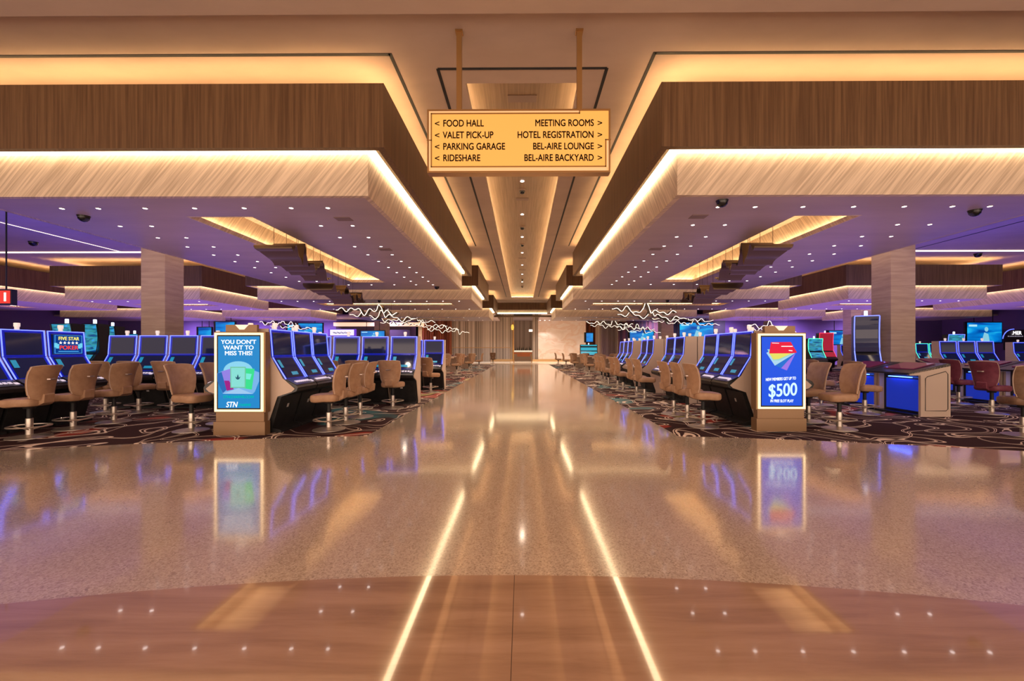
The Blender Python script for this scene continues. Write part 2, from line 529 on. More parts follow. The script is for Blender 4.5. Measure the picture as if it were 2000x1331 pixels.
# black air slots in the ceiling
def slot_frame(name, x0, x1, y0, y1, label, wdt=0.055, sides='lrn', far=None):
    b = MB(); z0, z1 = ZC - 0.008, ZC - 0.0005
    if 'n' in sides: b.box(x0, x1, y0 - wdt / 2, y0 + wdt / 2, z0, z1)
    if 'l' in sides: b.box(x0 - wdt / 2, x0 + wdt / 2, y0, y1, z0, z1)
    if 'r' in sides: b.box(x1 - wdt / 2, x1 + wdt / 2, y0, y1, z0, z1)
    tag(b.build(name, M['black']), label, 'air slot')
slot_frame('air_slot', -1.44, 1.44, 7.5, 39.8, 'black U-shaped air slot around the centre ceiling trough')
for s in (-1, 1):
    b = MB()
    b.box(s * 2.14, s * 14, 7.10, 7.155, ZC - 0.008, ZC - 0.0005)
    b.box(s * 2.14 - 0.027, s * 2.14 + 0.027, 7.10, 20.3, ZC - 0.008, ZC - 0.0005)
    tag(b.build('air_slot', M['black']), 'black air slot in the ceiling around the front %s canopy' % sname(s), 'air slot')

# fittings along the trough
def P(u, v, z):          # point on the horizontal plane z seen at pixel u, v
    D = (z - 1.5) * F_PX / (VY - v)
    return ((u - VX) / F_PX * D, D)

zt = ZC + 0.475
trough_px = [('l', 354), ('c', 371), ('v', 389), ('l', 419), ('c', 443), ('l', 463), ('c', 477), ('l', 494), ('v', 505), ('l', 518), ('v', 528), ('l', 536), ('c', 545), ('l', 551), ('c', 559)]
cnt = {'l': 0, 'c': 0, 'v': 0}
ordn = ['first', 'second', 'third', 'fourth', 'fifth', 'sixth', 'seventh', 'eighth', 'ninth', 'tenth', 'eleventh', 'twelfth', 'thirteenth', 'fourteenth']
for k, py in trough_px:
    x, D = P(1018, py, zt); x = 0
    w_ = ordn[cnt[k]]; cnt[k] += 1
    if k == 'l':
        e = tag(MB().lathe([(0.06, zt - 0.012), (0.06, zt)], 14, (x, D)).build('downlight', M['downlight']), 'round downlight in the centre ceiling trough, %s from the entrance' % w_, 'ceiling light', 'downlights along the centre trough')
    elif k == 'c':
        r = empty('dome_camera', (x, D, zt))
        MB().lathe([(0.11, -0.05), (0.13, 0.0)], 18).build('housing', M['vent'], r)
        MB().lathe([(0.02, -0.135), (0.055, -0.125), (0.085, -0.09), (0.09, -0.05)], 18).build('dome', M['dome'], r, smooth=True)
        tag(r, 'black dome camera in the centre ceiling trough, %s from the entrance' % w_, 'security camera', 'dome cameras along the centre trough')
    else:
        tag(MB().box(-0.22, 0.22, D - 0.12, D + 0.12, zt - 0.015, zt).build('ceiling_vent', M['vent']), 'brown vent in the centre ceiling trough, %s from the entrance' % w_, 'vent', 'vents along the centre trough')
tag(MB().box(-0.3, 0.3, 9.1, 9.35, zt - 0.015, zt).build('ceiling_vent', M['vent']), 'square vent in the ceiling trough just behind the hanging sign', 'vent')

# ------------------------------------------------------------------ canopies
ZB, ZS0, ZS1, ZW0, ZW1 = 4.21, 4.94, 5.05, 4.88, 5.95
def canopy(s, x0, x1, y0, y1, trough, where, far_side=True):
    r = empty('ceiling_canopy', (s * (x0 + x1) / 2, (y0 + y1) / 2, ZB))
    tag(r, 'stepped ceiling canopy with walnut band, %s' % where, kind='structure')
    ox, oy = s * (x0 + x1) / 2, (y0 + y1) / 2
    hx, hy = (x1 - x0) / 2, (y1 - y0) / 2
    H0, H1 = ZW0 - ZB, ZW1 - ZB
    # plaster fascia (hollow box walls)
    t = 0.1
    f = MB()
    f.box(-hx, hx, -hy, -hy + t, 0, 1.5).box(-hx, hx, hy - t, hy, 0, 1.5)
    f.box(-hx, -hx + t, -hy + t, hy - t, 0, 1.5).box(hx - t, hx, -hy + t, hy - t, 0, 1.5)
    f.build('fascia', M['fascia'], r)
    # soffit with opening
    sf = MB()
    if trough:
        a, b_, c, d = trough
        a, b_ = sorted((s * a - ox, s * b_ - ox)); c -= oy; d -= oy
        sf.box(-hx + t, a, -hy + t, hy - t, 0.0, 0.08).box(b_, hx - t, -hy + t, hy - t, 0.0, 0.08)
        sf.box(a, b_, -hy + t, c, 0.0, 0.08).box(a, b_, d, hy - t, 0.0, 0.08)
        rc = MB(); g = 0.16; ht = 0.62
        rc.box(a - g, b_ + g, c - g, d + g, ht, ht + 0.05)
        rc.box(a - g - 0.04, a - g, c - g, d + g, 0.08, ht).box(b_ + g, b_ + g + 0.04, c - g, d + g, 0.08, ht)
        rc.box(a - g, b_ + g, c - g - 0.04, c - g, 0.08, ht).box(a - g, b_ + g, d + g, d + g + 0.04, 0.08, ht)
        rc.build('trough_recess', M['fascia'], r)
        ls = MB()
        if s < 0: ls.box(a - 0.12, a - 0.05, c, d, 0.085, 0.11)
        else: ls.box(b_ + 0.05, b_ + 0.12, c, d, 0.085, 0.11)
        ls.box(a, b_, d + 0.05, d + 0.12, 0.085, 0.11)
        ls.build('trough_light_strip', M['led_trough'], r)
        lip = MB(); q = 0.03
        lip.box(a, a + q, c, d, -0.004, 0.1).box(b_ - q, b_, c, d, -0.004, 0.1)
        lip.box(a + q, b_ - q, c, c + q, -0.004, 0.1).box(a + q, b_ - q, d - q, d, -0.004, 0.1)
        lip.build('trough_lip', M['fascia'], r)
    else:
        sf.box(-hx + t, hx - t, -hy + t, hy - t, 0.0, 0.08)
    sf.build('soffit', M['soffit'], r)
    # walnut band
    g = 0.40; wx, wy = hx + g, hy + g; wt = 0.12
    wb = MB()
    wb.box(-wx, wx, -wy, -wy + wt, H0, H1).box(-wx, wx, wy - wt, wy, H0, H1)
    wb.box(-wx, -wx + wt, -wy + wt, wy - wt, H0, H1).box(wx - wt, wx, -wy + wt, wy - wt, H0, H1)
    wb.build('walnut_band', M['walnut'], r)
    MB().box(-wx + wt, wx - wt, -wy + wt, wy - wt, 1.63, 1.66).build('top_ledge', M['ceiling'], r)
    # light strips
    e = 0.10; s0, s1 = ZS0 - ZB, ZS1 - ZB
    st = MB()
    st.box(-hx - e, hx + e, -hy - e, -hy - 0.005, s0, s1).box(-hx - e, hx + e, hy + 0.005, hy + e, s0, s1)
    st.box(-hx - e, -hx - 0.005, -hy, hy, s0, s1).box(hx + 0.005, hx + e, -hy, hy, s0, s1)
    st.build('fascia_light_strip', M['led'], r)
    i0, i1 = wt + 0.05, wt + 0.12
    up = MB(); z0, z1 = 1.67, 1.705
    up.box(-wx + i0, wx - i0, -wy + i0, -wy + i1, z0, z1).box(-wx + i0, wx - i0, wy - i1, wy - i0, z0, z1)
    up.box(-wx + i0, -wx + i1, -wy + i1, wy - i1, z0, z1).box(wx - i1, wx - i0, -wy + i1, wy - i1, z0, z1)
    up.build('cove_light_strip', M['led_up'], r)
    return r


for s in (-1, 1):
    n = sname(s)
    canopy(s, 2.71, 10.1, 7.72, 19.75, (5.47, 6.83, 8.9, 17.6), 'front one %s of the aisle' % n)
    canopy(s, 2.71, 14.2, 23.5, 29.9, (4.1, 12.0, 25.5, 26.9), 'second one %s of the aisle' % n)
    canopy(s, 2.71, 14.2, 35.9, 40.9, (5.0, 12.5, 37.6, 38.8), 'third one %s of the aisle' % n)
    canopy(s, 17.3, 24.6, 23.5, 29.9, (18.6, 23.0, 25.8, 27.0), 'middle of the %s wing' % n)
    canopy(s, 17.3, 24.6, 35.9, 40.9, (18.6, 23.0, 37.6, 38.8), 'rear of the %s wing' % n)
    canopy(s, 27.7, 38.0, 17.5, 29.9, (31.0, 32.4, 19, 28), 'outermost in the %s wing' % n)
    canopy(s, 27.7, 38.0, 35.9, 40.9, None, 'outermost rear in the %s wing' % n)
    # straight light lines on the open ceiling of the wing
    b = MB().box(s * 11.5, s * 30.0, 21.3, 21.42, ZC - 0.05, ZC - 0.005)
    tag(b.build('ceiling_light_line', M['led_white']), 'straight warm light line across the %s wing ceiling' % n, 'light strip')
    if s < 0:
        b = MB().box(s * 19.55, s * 19.58, 11, 21.3, ZC - 0.02, ZC - 0.005)
        tag(b.build('ceiling_light_line', M['led_white']), 'thin pale light line running back along the left wing ceiling', 'light strip')
    else:
        b = MB().box(s * 18.6, s * 18.66, 9, 21.0, ZC - 0.01, ZC - 0.0005)
        tag(b.build('air_slot', M['black']), 'black air slot running back along the right wing ceiling', 'air slot')
    tag(MB().box(s * 14.8, s * 17.8, 15.0, 19.5, ZC - 0.03, ZC - 0.001).build('access_panel', M['trough_wood']), 'large brown acoustic panel on the %s wing ceiling' % n, 'ceiling panel')

# end beam over the far portal
eb = empty('ceiling_end_beam', (0, 43.2, 5.0)); tag(eb, 'walnut beam closing the aisle ceiling above the portal', kind='structure')
MB().box(-2.4, 2.4, -0.1, 0.1, 0.45, 1.15).build('walnut_band', M['walnut'], eb)
MB().box(-2.75, 2.75, 0.3, 0.6, 0.1, 1.0).build('fascia', M['fascia'], eb)
MB().box(-2.6, 2.6, 0.22, 0.3, 0.07, 0.17).build('fascia_light_strip', M['led'], eb)
MB().box(-2.85, 2.95, 1.3, 1.6, -0.17, 0.0).build('portal_head', M['walnut'], eb)
for s in (-1, 1):
    tag(MB().box(-2.95 if s < 0 else 2.05, s * 12, 44.6 if s < 0 else 45.0, 58.6, 5.35, 5.5).build('ceiling_lobby_soffit', M['soffit']), 'lower soffit over the lobby on the %s' % sname(s), kind='structure')
    tag(MB().box(s * 12, s * 48, 44.6, 51, 4.95, 5.1).build('ceiling_wing_soffit', M['soffit']), 'lower soffit along the far wall of the %s wing' % sname(s), kind='structure')

# ------------------------------------------------------------------ canopy downlights
ZL = ZB - 0.004
dl = None
def downlight(x, y, r, label, group):
    global dl
    if dl is None:
        dl = empty('downlight', (0, 0, 0))
        MB().lathe([(0.052, -0.006), (0.052, 0.0)], 14).build('lens', M['downlight'], dl)
        MB().lathe([(0.066, -0.004), (0.066, 0.001)], 14).build('trim_ring', M['white'], dl)
        d = dl
    else:
        d = copy_tree(dl)
    d.location = (x, y, ZL); d.scale = (r * 0.64, r * 0.64, 1)
    tag(d, label, 'ceiling light', group)

for s in (-1, 1):
    n = sname(s)
    for ri, (py, cols) in enumerate([(405, (8.8, 8.1, 7.2, 6.25, 5.3, 4.4, 3.7))] + [(p, (8.78, 8.09, 4.38, 3.69)) for p in (440, 463, 481, 497, 510, 522, 532, 541, 549)] + [(556, (8.8, 8.1, 7.2, 6.25, 5.3, 4.4, 3.7))]):
        y = (ZB - 1.5) * F_PX / (VY - py)
        for ci, x in enumerate(reversed(cols)):
            downlight(s * x, y, 1.1, 'downlight in front %s canopy, %s row, %s out from the aisle' % (n, ordn[ri], ordn[ci]), 'downlights in the front %s canopy' % n)
    for ri, y in enumerate((24.4, 29.1)):
        for ci in range(12):
            downlight(s * (3.5 + ci * 0.9), y, 1.2, 'downlight in second %s canopy, %s row, %s out from the aisle' % (n, ('front', 'rear')[ri], ordn[ci]), 'downlights in the second %s canopy' % n)
    for ri, y in enumerate((36.8, 40.1)):
        for ci in range(8):
            downlight(s * (3.6 + ci * 1.3), y, 1.3, 'downlight in third %s canopy, %s row, %s out from the aisle' % (n, ('front', 'rear')[ri], ordn[ci]), 'downlights in the third %s canopy' % n)
    for ri, y in enumerate((24.4, 29.1)):
        for ci in range(7):
            downlight(s * (18.0 + ci * 1.0), y, 1.2, 'downlight in middle %s wing canopy, %s row, %s out from the aisle' % (n, ('front', 'rear')[ri], ordn[ci]), 'downlights in the %s wing canopy' % n)

def dome_camera(x, y, z, label, sc=1.0):
    r = empty('dome_camera', (x, y, z))
    MB().lathe([(0.10 * sc, -0.03), (0.11 * sc, 0.0)], 18).build('housing', M['dome'], r)
    MB().lathe([(0.02 * sc, -0.12 * sc), (0.06 * sc, -0.105 * sc), (0.09 * sc, -0.07 * sc), (0.098 * sc, -0.03)], 18).build('dome', M['dome'], r, smooth=True)
    tag(r, label, 'security camera')
for u, v, l in ((157, 420, 'black dome camera under the outer front corner of the left canopy'), (1409, 393, 'black dome camera under the front edge of the right canopy'),
                (1897, 413, 'black dome camera under the outer side of the front right canopy'), (853, 560, 'black dome camera at the far inner corner of the front left canopy')):
    x, y = P(u, v, ZB); dome_camera(x, y, ZB, l)
for u, v, l in ((740, 587, 'small dome camera under the second left canopy near the light slot'), (1303, 587, 'small dome camera under the second right canopy near the front')):
    x, y = P(u, v, ZB); dome_camera(x, y, ZB, l)
for u, v, l in ((57, 471, 'small dome camera on the blue-lit left wing ceiling'), (1903, 497, 'small dome camera on the right wing ceiling by the light line')):
    x, y = P(u, v, ZC); dome_camera(x, y, ZC, l, 1.6)
for u, v, l in ((670, 427, 'square vent in the soffit of the front left canopy, nearest the camera'), (1363, 424, 'square vent in the soffit of the front right canopy, nearest the camera'),
                (752, 487, 'faint vent further back in the soffit of the front left canopy'), (1280, 487, 'faint vent further back in the soffit of the front right canopy')):
    x, y = P(u, v, ZB)
    tag(MB().box(x - 0.16, x + 0.16, y - 0.12, y + 0.12, ZB - 0.01, ZB).build('ceiling_vent', M['vent']), l, 'vent')

# ------------------------------------------------------------------ wavy ribbon chandeliers
def wave(t, seed, amp, length):
    r = random.Random(seed)
    z = 0
    for lam in (0.55, 0.9, 1.5):
        z += amp * r.uniform(0.25, 0.45) * sin(2 * pi * (length * t / lam + r.random()))
    c = r.uniform(0.45, 0.75)
    z += amp * 1.5 * math.exp(-((t - c) * length / 0.16) ** 4)
    env = min(1, 4 * t + 0.3, 4 * (1 - t) + 0.3)
    return z * env

def hang_height(x, y):
    ax = abs(x)
    if y > 41.4 or 30.4 < y < 35.4 or 20.3 < y < 23.0: return ZC
    if (8.9 < y < 17.6 and 5.47 < ax < 6.83) or (25.5 < y < 26.9 and 4.1 < ax < 12) or (37.6 < y < 38.8 and 5 < ax < 12.5): return ZB + 0.615
    if 14.7 < ax < 16.8: return ZC
    return ZB - 0.001

def ribbon(root, p0, p1, width, amp, seed, axis, lit, drop=0.5, n=150):
    """sheet whose wave runs p0 -> p1 and which is extruded by width along the other horizontal axis"""
    vs_t, vs_b = [], []
    th = 0.03; L = (Vector(p1) - Vector(p0)).length 
    W = Vector((width, 0, 0)) if axis == 'x' else Vector((0, width, 0))
    b = MB(); pts = []
    for i in range(n + 1):
        t = i / n
        pts.append(Vector(p0).lerp(Vector(p1), t) + Vector((0, 0, wave(t, seed, amp, L))))
    vs = []
    for p in pts:
        q = p + W * (0.85 + 0.15 * sin(p.z * 9))
        vs += [tuple(p), tuple(q), tuple(p + Vector((0, 0, th))), tuple(q + Vector((0, 0, th)))]
    fs = []
    for i in range(n):
        a, c = 4 * i, 4 * i + 4
        fs += [(a, a + 1, c + 1, c), (a + 2, c + 2, c + 3, a + 3), (a, c, c + 2, a + 2), (a + 1, a + 3, c + 3, c + 1)]
    fs += [(0, 2, 3, 1), (4 * n, 4 * n + 1, 4 * n + 3, 4 * n + 2)]
    b.add(vs, fs)
    b.build('ribbon', M['bronze'], root, smooth=True)
    if lit:
        off = W.normalized() * -0.012
        MB().tube([p + off + Vector((0, 0, th / 2)) for p in pts], lit, 6).build('lit_edge', M['led_white'], root)
    for t in (0.12, 0.5, 0.88):
        p = pts[int(t * n)] + W * 0.5
        pw = p + root.location
        MB().tube([p, Vector((p.x, p.y, hang_height(pw.x, pw.y) - root.location.z))], 0.006, 5).build('suspension_cable', M['bronze'], root)

def chandelier(label, parts):
    r = empty('ribbon_chandelier', parts[0][0])
    for k, (p0, p1, wd, amp, seed, axis, lit, drop) in enumerate(parts):
        o = Vector(parts[0][0])
        ribbon(r, Vector(p0) - o, Vector(p1) - o, wd, amp, seed, axis, lit, drop)
    tag(r, label, 'chandelier', 'wavy metal ribbon chandeliers')

for s in (-1, 1):
    n = sname(s)
    wd = 1.0 * s
    chandelier('bronze wavy ribbon chandelier under the front %s canopy, nearer one' % n, [
        ((s * 5.15, 9.8, 3.78), (s * 5.9, 12.6, 3.70), wd, 0.24, 3, 'x', 0, 0.9),
        ((s * 5.5, 11.6, 3.78), (s * 6.05, 13.9, 3.74), wd, 0.26, 11, 'x', 0, 0.9)])
    chandelier('bronze wavy ribbon chandelier under the front %s canopy, farther one' % n, [
        ((s * 5.9, 13.6, 3.42), (s * 6.4, 17.2, 3.42), wd, 0.26, 5, 'x', 0, 1.2),
        ((s * 6.1, 15.4, 3.46), (s * 6.5, 18.2, 3.50), wd * 0.9, 0.22, 8, 'x', 0, 1.0)])
    if s < 0:
        specs = [(655, 775, 604, 25.9, 'second'), (725, 850, 624, 38.2, 'third'), (820, 896, 639, 42.0, 'far end of third'), (505, 580, 630, 40, 'wing beside the third')]
    else:
        specs = [(1195, 1320, 604, 25.9, 'second'), (1268, 1392, 622, 38.2, 'third'), (1145, 1236, 630, 42.0, 'far end of third'), (1200, 1278, 639, 43.5, 'last'), (1458, 1542, 636, 34, 'wing beside the third')]
    for k, (u0, u1, v, D, wn) in enumerate(specs):
        x0, x1 = (u0 - VX) / F_PX * D, (u1 - VX) / F_PX * D
        z = 1.5 + (VY - v) * D / F_PX
        chandelier('wavy ribbon chandelier with white lit edge under the %s %s canopy' % (wn, n), [
            ((x0, D, z), (x1, D, z - 0.25), 0.7, 0.24, 20 + k + (s > 0) * 7, 'y', 0.022, 0.8),
            ((x0 + 0.5, D + 0.8, z - 0.25), (x1 + 0.9, D + 0.8, z - 0.55), 0.6, 0.22, 40 + k, 'y', 0.020, 1.0)])

# ------------------------------------------------------------------ columns
def column(x0, x1, y0, y1, label, ztop=ZC):
    c = empty('column', ((x0 + x1) / 2, (y0 + y1) / 2, 0)); tag(c, label, kind='structure')
    hx, hy = abs(x1 - x0) / 2, (y1 - y0) / 2
    MB().box(-hx, hx, -hy, hy, 0, ztop).build('shaft', M['column'], c, bevel=0.01)
    MB().box(-hx - 0.02, hx + 0.02, -hy - 0.02, hy + 0.02, 0, 0.15).build('base', M['brass'], c)
column(-11.16, -10.45, 12.8, 13.52, 'square limestone clad column in the left wing')
column(10.65, 11.36, 12.8, 13.52, 'square limestone clad column in the right wing')
for s, u in ((-1, 742), (1, 1303)):
    x = (u - VX) / F_PX * 44.0
    column(x - 0.6, x + 0.6, 44, 45.2, 'distant column by the %s far wall' % sname(s), 4.95)
column((1680 - VX) / F_PX * 30, (1700 - VX) / F_PX * 30, 31, 31.8, 'distant column beside the far right video screen')

# ------------------------------------------------------------------ far walls
def U(u, D): return (u - VX) / F_PX * D
YB = 58.6
def wall(name, x0, x1, y, mat, label, z1=6.3, z0=0, t=0.2):
    return tag(MB().box(x0, x1, y, y + t, z0, z1).build(name, mat), label, kind='structure')
wall('wall_back', -12, U(1003, YB), YB, M['slats'], 'grey oak slatted wall of the far lobby')
wall('wall_back_right', U(1040, YB), U(1051, YB), YB, M['slats'], 'narrow grey oak slats right of the portal')
wall('wall_back_marble', U(1051, YB), U(1144, YB), YB - 0.15, M['white_marble'], 'cream veined marble wall panel')
wall('wall_back_far', U(1144, YB), 12, YB, M['curtain'], 'beige wall behind drapery')
wall('wall_lobby_back', -4, 5, 66, M['slats'], 'slatted back wall of the room beyond the portal')
tag(MB().box(-4, 5, YB + 0.25, 66.2, 5.9, 6.1).build('ceiling_lobby_room', M['soffit']), 'ceiling of the room beyond the portal', kind='structure')
tag(MB().box(-4, 5, 58.6, 66.2, -0.1, 0.004).build('floor_lobby_room', M['terrazzo']), 'floor of the room beyond the portal', kind='structure')
tag(MB().box(U(960, YB), U(1003, YB), YB - 0.08, YB - 0.005, 0, 0.27).box(U(1040, YB), U(1150, YB), YB - 0.3, YB - 0.16, 0, 0.27).build('baseboard_back', simple('amber_plinth', (0.62, 0.38, 0.16), 0.35)), 'amber plinth along the far wall', kind='structure')
for s in (-1, 1):
    n = sname(s)
    wall('wall_side_' + n, s * 47.8, s * 48, -6, M['violet_wall'], 'outer side wall of the %s wing' % n).scale = (1, 1, 1)
    o = bpy.data.objects['wall_side_' + n]
    me = o.data
    for v_ in me.vertices:
        if v_.co.y > -5.9: v_.co.y = 58
    wall('wall_far_' + n, s * 12, s * 48, 50.5, M['violet_wall'], 'violet far wall of the %s wing' % n)
    tag(MB().box(s * 12, s * 12.2, 50.5, 58.8, 0, 6.3).build('wall_return_' + n, M['lobby_wall']), 'return wall between %s wing and lobby' % n, kind='structure')
# copper mesh curtains, drapery, dark bays
def panel(name, u0, u1, v0, v1, D, mat, label, cat, t=0.12, z0=None, z1=None, **k):
    zz1 = 1.5 + (VY - v0) * D / F_PX if z1 is None else z1
    zz0 = 1.5 + (VY - v1) * D / F_PX if z0 is None else z0
    return tag(MB().box(U(u0, D), U(u1, D), D, D + t, zz0, zz1).build(name, mat), label, cat)

def curtain(u0, u1, D, mat, label, z0=0.0, z1=4.9):
    x0, x1 = U(u0, D), U(u1, D)
    n = 60; vs = []; fs = []
    for i in range(n + 1):
        x = x0 + (x1 - x0) * i / n
        y = D + 0.07 * sin(i * 1.3)
        vs += [(x, y, z0), (x, y, z1), (x, y + 0.03, z0), (x, y + 0.03, z1)]
    for i in range(n):
        a, c = 4 * i, 4 * i + 4
        fs += [(a, c, c + 1, a + 1), (a + 2, a + 3, c + 3, c + 2), (a, a + 2, c + 2, c), (a + 1, c + 1, c + 3, a + 3)]
    fs += [(0, 1, 3, 2), (4 * n, 4 * n + 2, 4 * n + 3, 4 * n + 1)]
    tag(MB().add(vs, fs).build('curtain', mat, smooth=True), label, 'curtain')
curtain(824, 882, 49.5, M['copper'], 'copper mesh curtain left of the slatted lobby wall')
curtain(1144, 1163, 49.5, M['copper'], 'copper mesh curtain right of the marble wall')
curtain(1172, 1206, 49.8, M['curtain'], 'beige drapery beside the dark bar bay')
panel('bar_bay', 1207, 1300, 640, 700, 49.3, M['dark_slats'], 'dark slatted bar bay behind the right slot machines', 'bar bay', z0=0, z1=4.7)
left_bay = panel('bar_bay', 655, 800, 637, 700, 49.3, M['dark_wall'], 'dark bar bay behind the left slot machines', 'bar bay', z0=0, z1=4.7)
panel('bar_bay', 1310, 1415, 628, 700, 49.4, M['black'], 'black recess behind the right video screen', 'bar bay', z0=0, z1=4.8)
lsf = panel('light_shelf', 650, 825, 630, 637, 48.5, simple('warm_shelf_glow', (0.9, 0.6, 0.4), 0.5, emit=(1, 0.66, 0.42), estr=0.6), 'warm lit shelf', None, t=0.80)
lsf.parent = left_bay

# ------------------------------------------------------------------ video screens
def video_screen(u0, u1, v0, v1, D, label, logo=True):
    x0, x1 = U(u0, D), U(u1, D)
    z1, z0 = 1.5 + (VY - v0) * D / F_PX, 1.5 + (VY - v1) * D / F_PX
    r = empty('video_screen', ((x0 + x1) / 2, D, z0)); tag(r, label, 'screen', 'large blue video screens on the far walls')
    hx, h = (x1 - x0) / 2, z1 - z0
    MB().box(-hx - 0.2, hx + 0.08, 0.02, 0.2, -0.08, h + 0.08).build('bezel', M['black'], r)
    MB().box(-hx, hx, 0.0, 0.03, 0, h).build('display', M['big_screen'], r)
    top = ZC if D < 44.6 else (5.35 if abs((x0 + x1) / 2) < 12 else 4.95)
    for q in (-0.55, 0.55):
        MB().tube([(hx * q, 0.12, h + 0.07), (hx * q, 0.12, top - z0)], 0.03, 8).build('hanger', M['black'], r)
    if logo:
        MB().box(-hx * 0.92, -hx * 0.45, -0.02, 0.0, h * 0.80, h * 0.90).build('caption_bar', emis('screen_caption', (0.45, 0.85, 1.0), 0.9), r)
        b = MB()
        b.prism([(hx * 0.1 + 0.09 * h * cos(a), h * 0.66 + 0.12 * h * sin(a)) for a in [i * pi / 8 for i in range(16)]], -0.02, 0.0, 'y')
        b.prism([(-hx * 0.18, 0.02), (hx * 0.3, 0.02), (hx * 0.2, h * 0.42), (-hx * 0.02, h * 0.5)], -0.02, 0.0, 'y')
        b.build('player_image', emis('screen_figure', (0.30, 0.72, 0.90), 0.8), r)
video_screen(1327, 1392, 631, 660, 48, 'blue video screen above the right slot machines, beside a pale column')
video_screen(1230, 1276, 646, 668, 47, 'blue video screen over the dark slatted bar bay')
video_screen(1617, 1665, 647, 673, 43, 'blue video screen right of the right display kiosk')
video_screen(1883, 1949, 631, 669, 43, 'large blue video screen near the right edge')
video_screen(560, 628, 632, 660, 46, 'blue video screen above the left slot machines')
video_screen(704, 750, 647, 662, 42.3, 'low blue video screen above the middle slot machines')
video_screen(418, 455, 629, 650, 42.3, 'pale cyan video screen above the left display kiosk', False)
video_screen(384, 409, 640, 664, 42.3, 'small blue screen left of the left display kiosk', False)
video_screen(1145, 1158, 651, 668, 46, 'narrow blue screen in front of the right copper curtain', False)

# lit letters on the far right wall
sg = empty('wall_sign', (U(1952, 41), 41, 1.5 + (VY - 655) * 41 / F_PX)); tag(sg, 'white lit letters MER beside a blue arc on the right wall', 'sign')
MB().box(0.15, 3.2, 0.08, 0.18, -1.4, 0.5).build('backing', M['dark_wall'], sg)
text('lettering', '.MER', 0.46, emis('sign_letters', (1, 0.96, 1), 1.4), sg, (0.78, 0.0, 0.04), sx=0.92, bold=0.012)
sm = MB()
for k in range(9):
    sm.box(0.45 + k * 0.16, 0.53 + k * 0.16, 0.0, 0.04, -0.16, -0.07 - 0.02 * (k % 2))
sm.build('small_illegible_line', emis('sign_small', (0.5, 0.45, 0.6), 0.5), sg)
arc = [(0.95 + 0.97 * cos(a), 0.03, -0.43 + 0.97 * sin(a)) for a in [pi * 0.48 + i * pi * 0.49 / 14 for i in range(15)]]
MB().tube(arc, 0.035, 6).build('blue_arc', M['blue_line'], sg)
# red lit sign at the left edge
rs = empty('hanging_sign', (U(-2, 13), 13, 1.5 + (VY - 592) * 13 / F_PX)); tag(rs, 'small red lit hanging sign at the left edge', 'sign')
MB().box(-0.25, 0.24, 0, 0.15, -0.05, 0.42).build('housing', M['black'], rs)
MB().box(-0.22, 0.20, -0.012, 0.0, 0.0, 0.38).build('red_face', emis('red_face', (0.9, 0.05, 0.03), 0.9), rs)
MB().box(0.03, 0.09, -0.02, -0.012, 0.06, 0.32).build('lit_bar', emis('warm_bar', (1, 0.85, 0.7), 1.6), rs)
MB().tube([(0, 0.07, 0.42), (0, 0.07, 3.4)], 0.02, 8).build('hanger', M['black'], rs)

# purple-white topper sign behind the middle slot bank
tp = empty('topper_sign', (U(667, 22), 22, 0)); tag(tp, 'white and purple lit sign above the left middle slot bank', 'sign')
zz0, zz1 = 1.5 + (VY - 657) * 22 / F_PX, 1.5 + (VY - 643) * 22 / F_PX
MB().box(-0.68, 0.68, 0, 0.12, zz0, zz1).build('housing', emis('violet_case', (0.14, 0.04, 0.6), 1.0), tp)
MB().box(-0.60, 0.60, -0.01, 0.0, zz0 + 0.04, zz1 - 0.03).build('face', emis('lilac_face', (0.80, 0.74, 1.0), 1.15), tp)
MB().tube([(-0.45 + 0.018 * k, -0.015, zz0 + 0.17 + 0.045 * sin(k * 1.7) + 0.02 * sin(k * 0.6)) for k in range(50)], 0.012, 5).build('script_flourish', emis('plum_letters', (0.10, 0.02, 0.14), 0.3), tp)
MB().box(-0.05, 0.05, 0.02, 0.1, 0, zz0).build('pole', M['black'], tp)

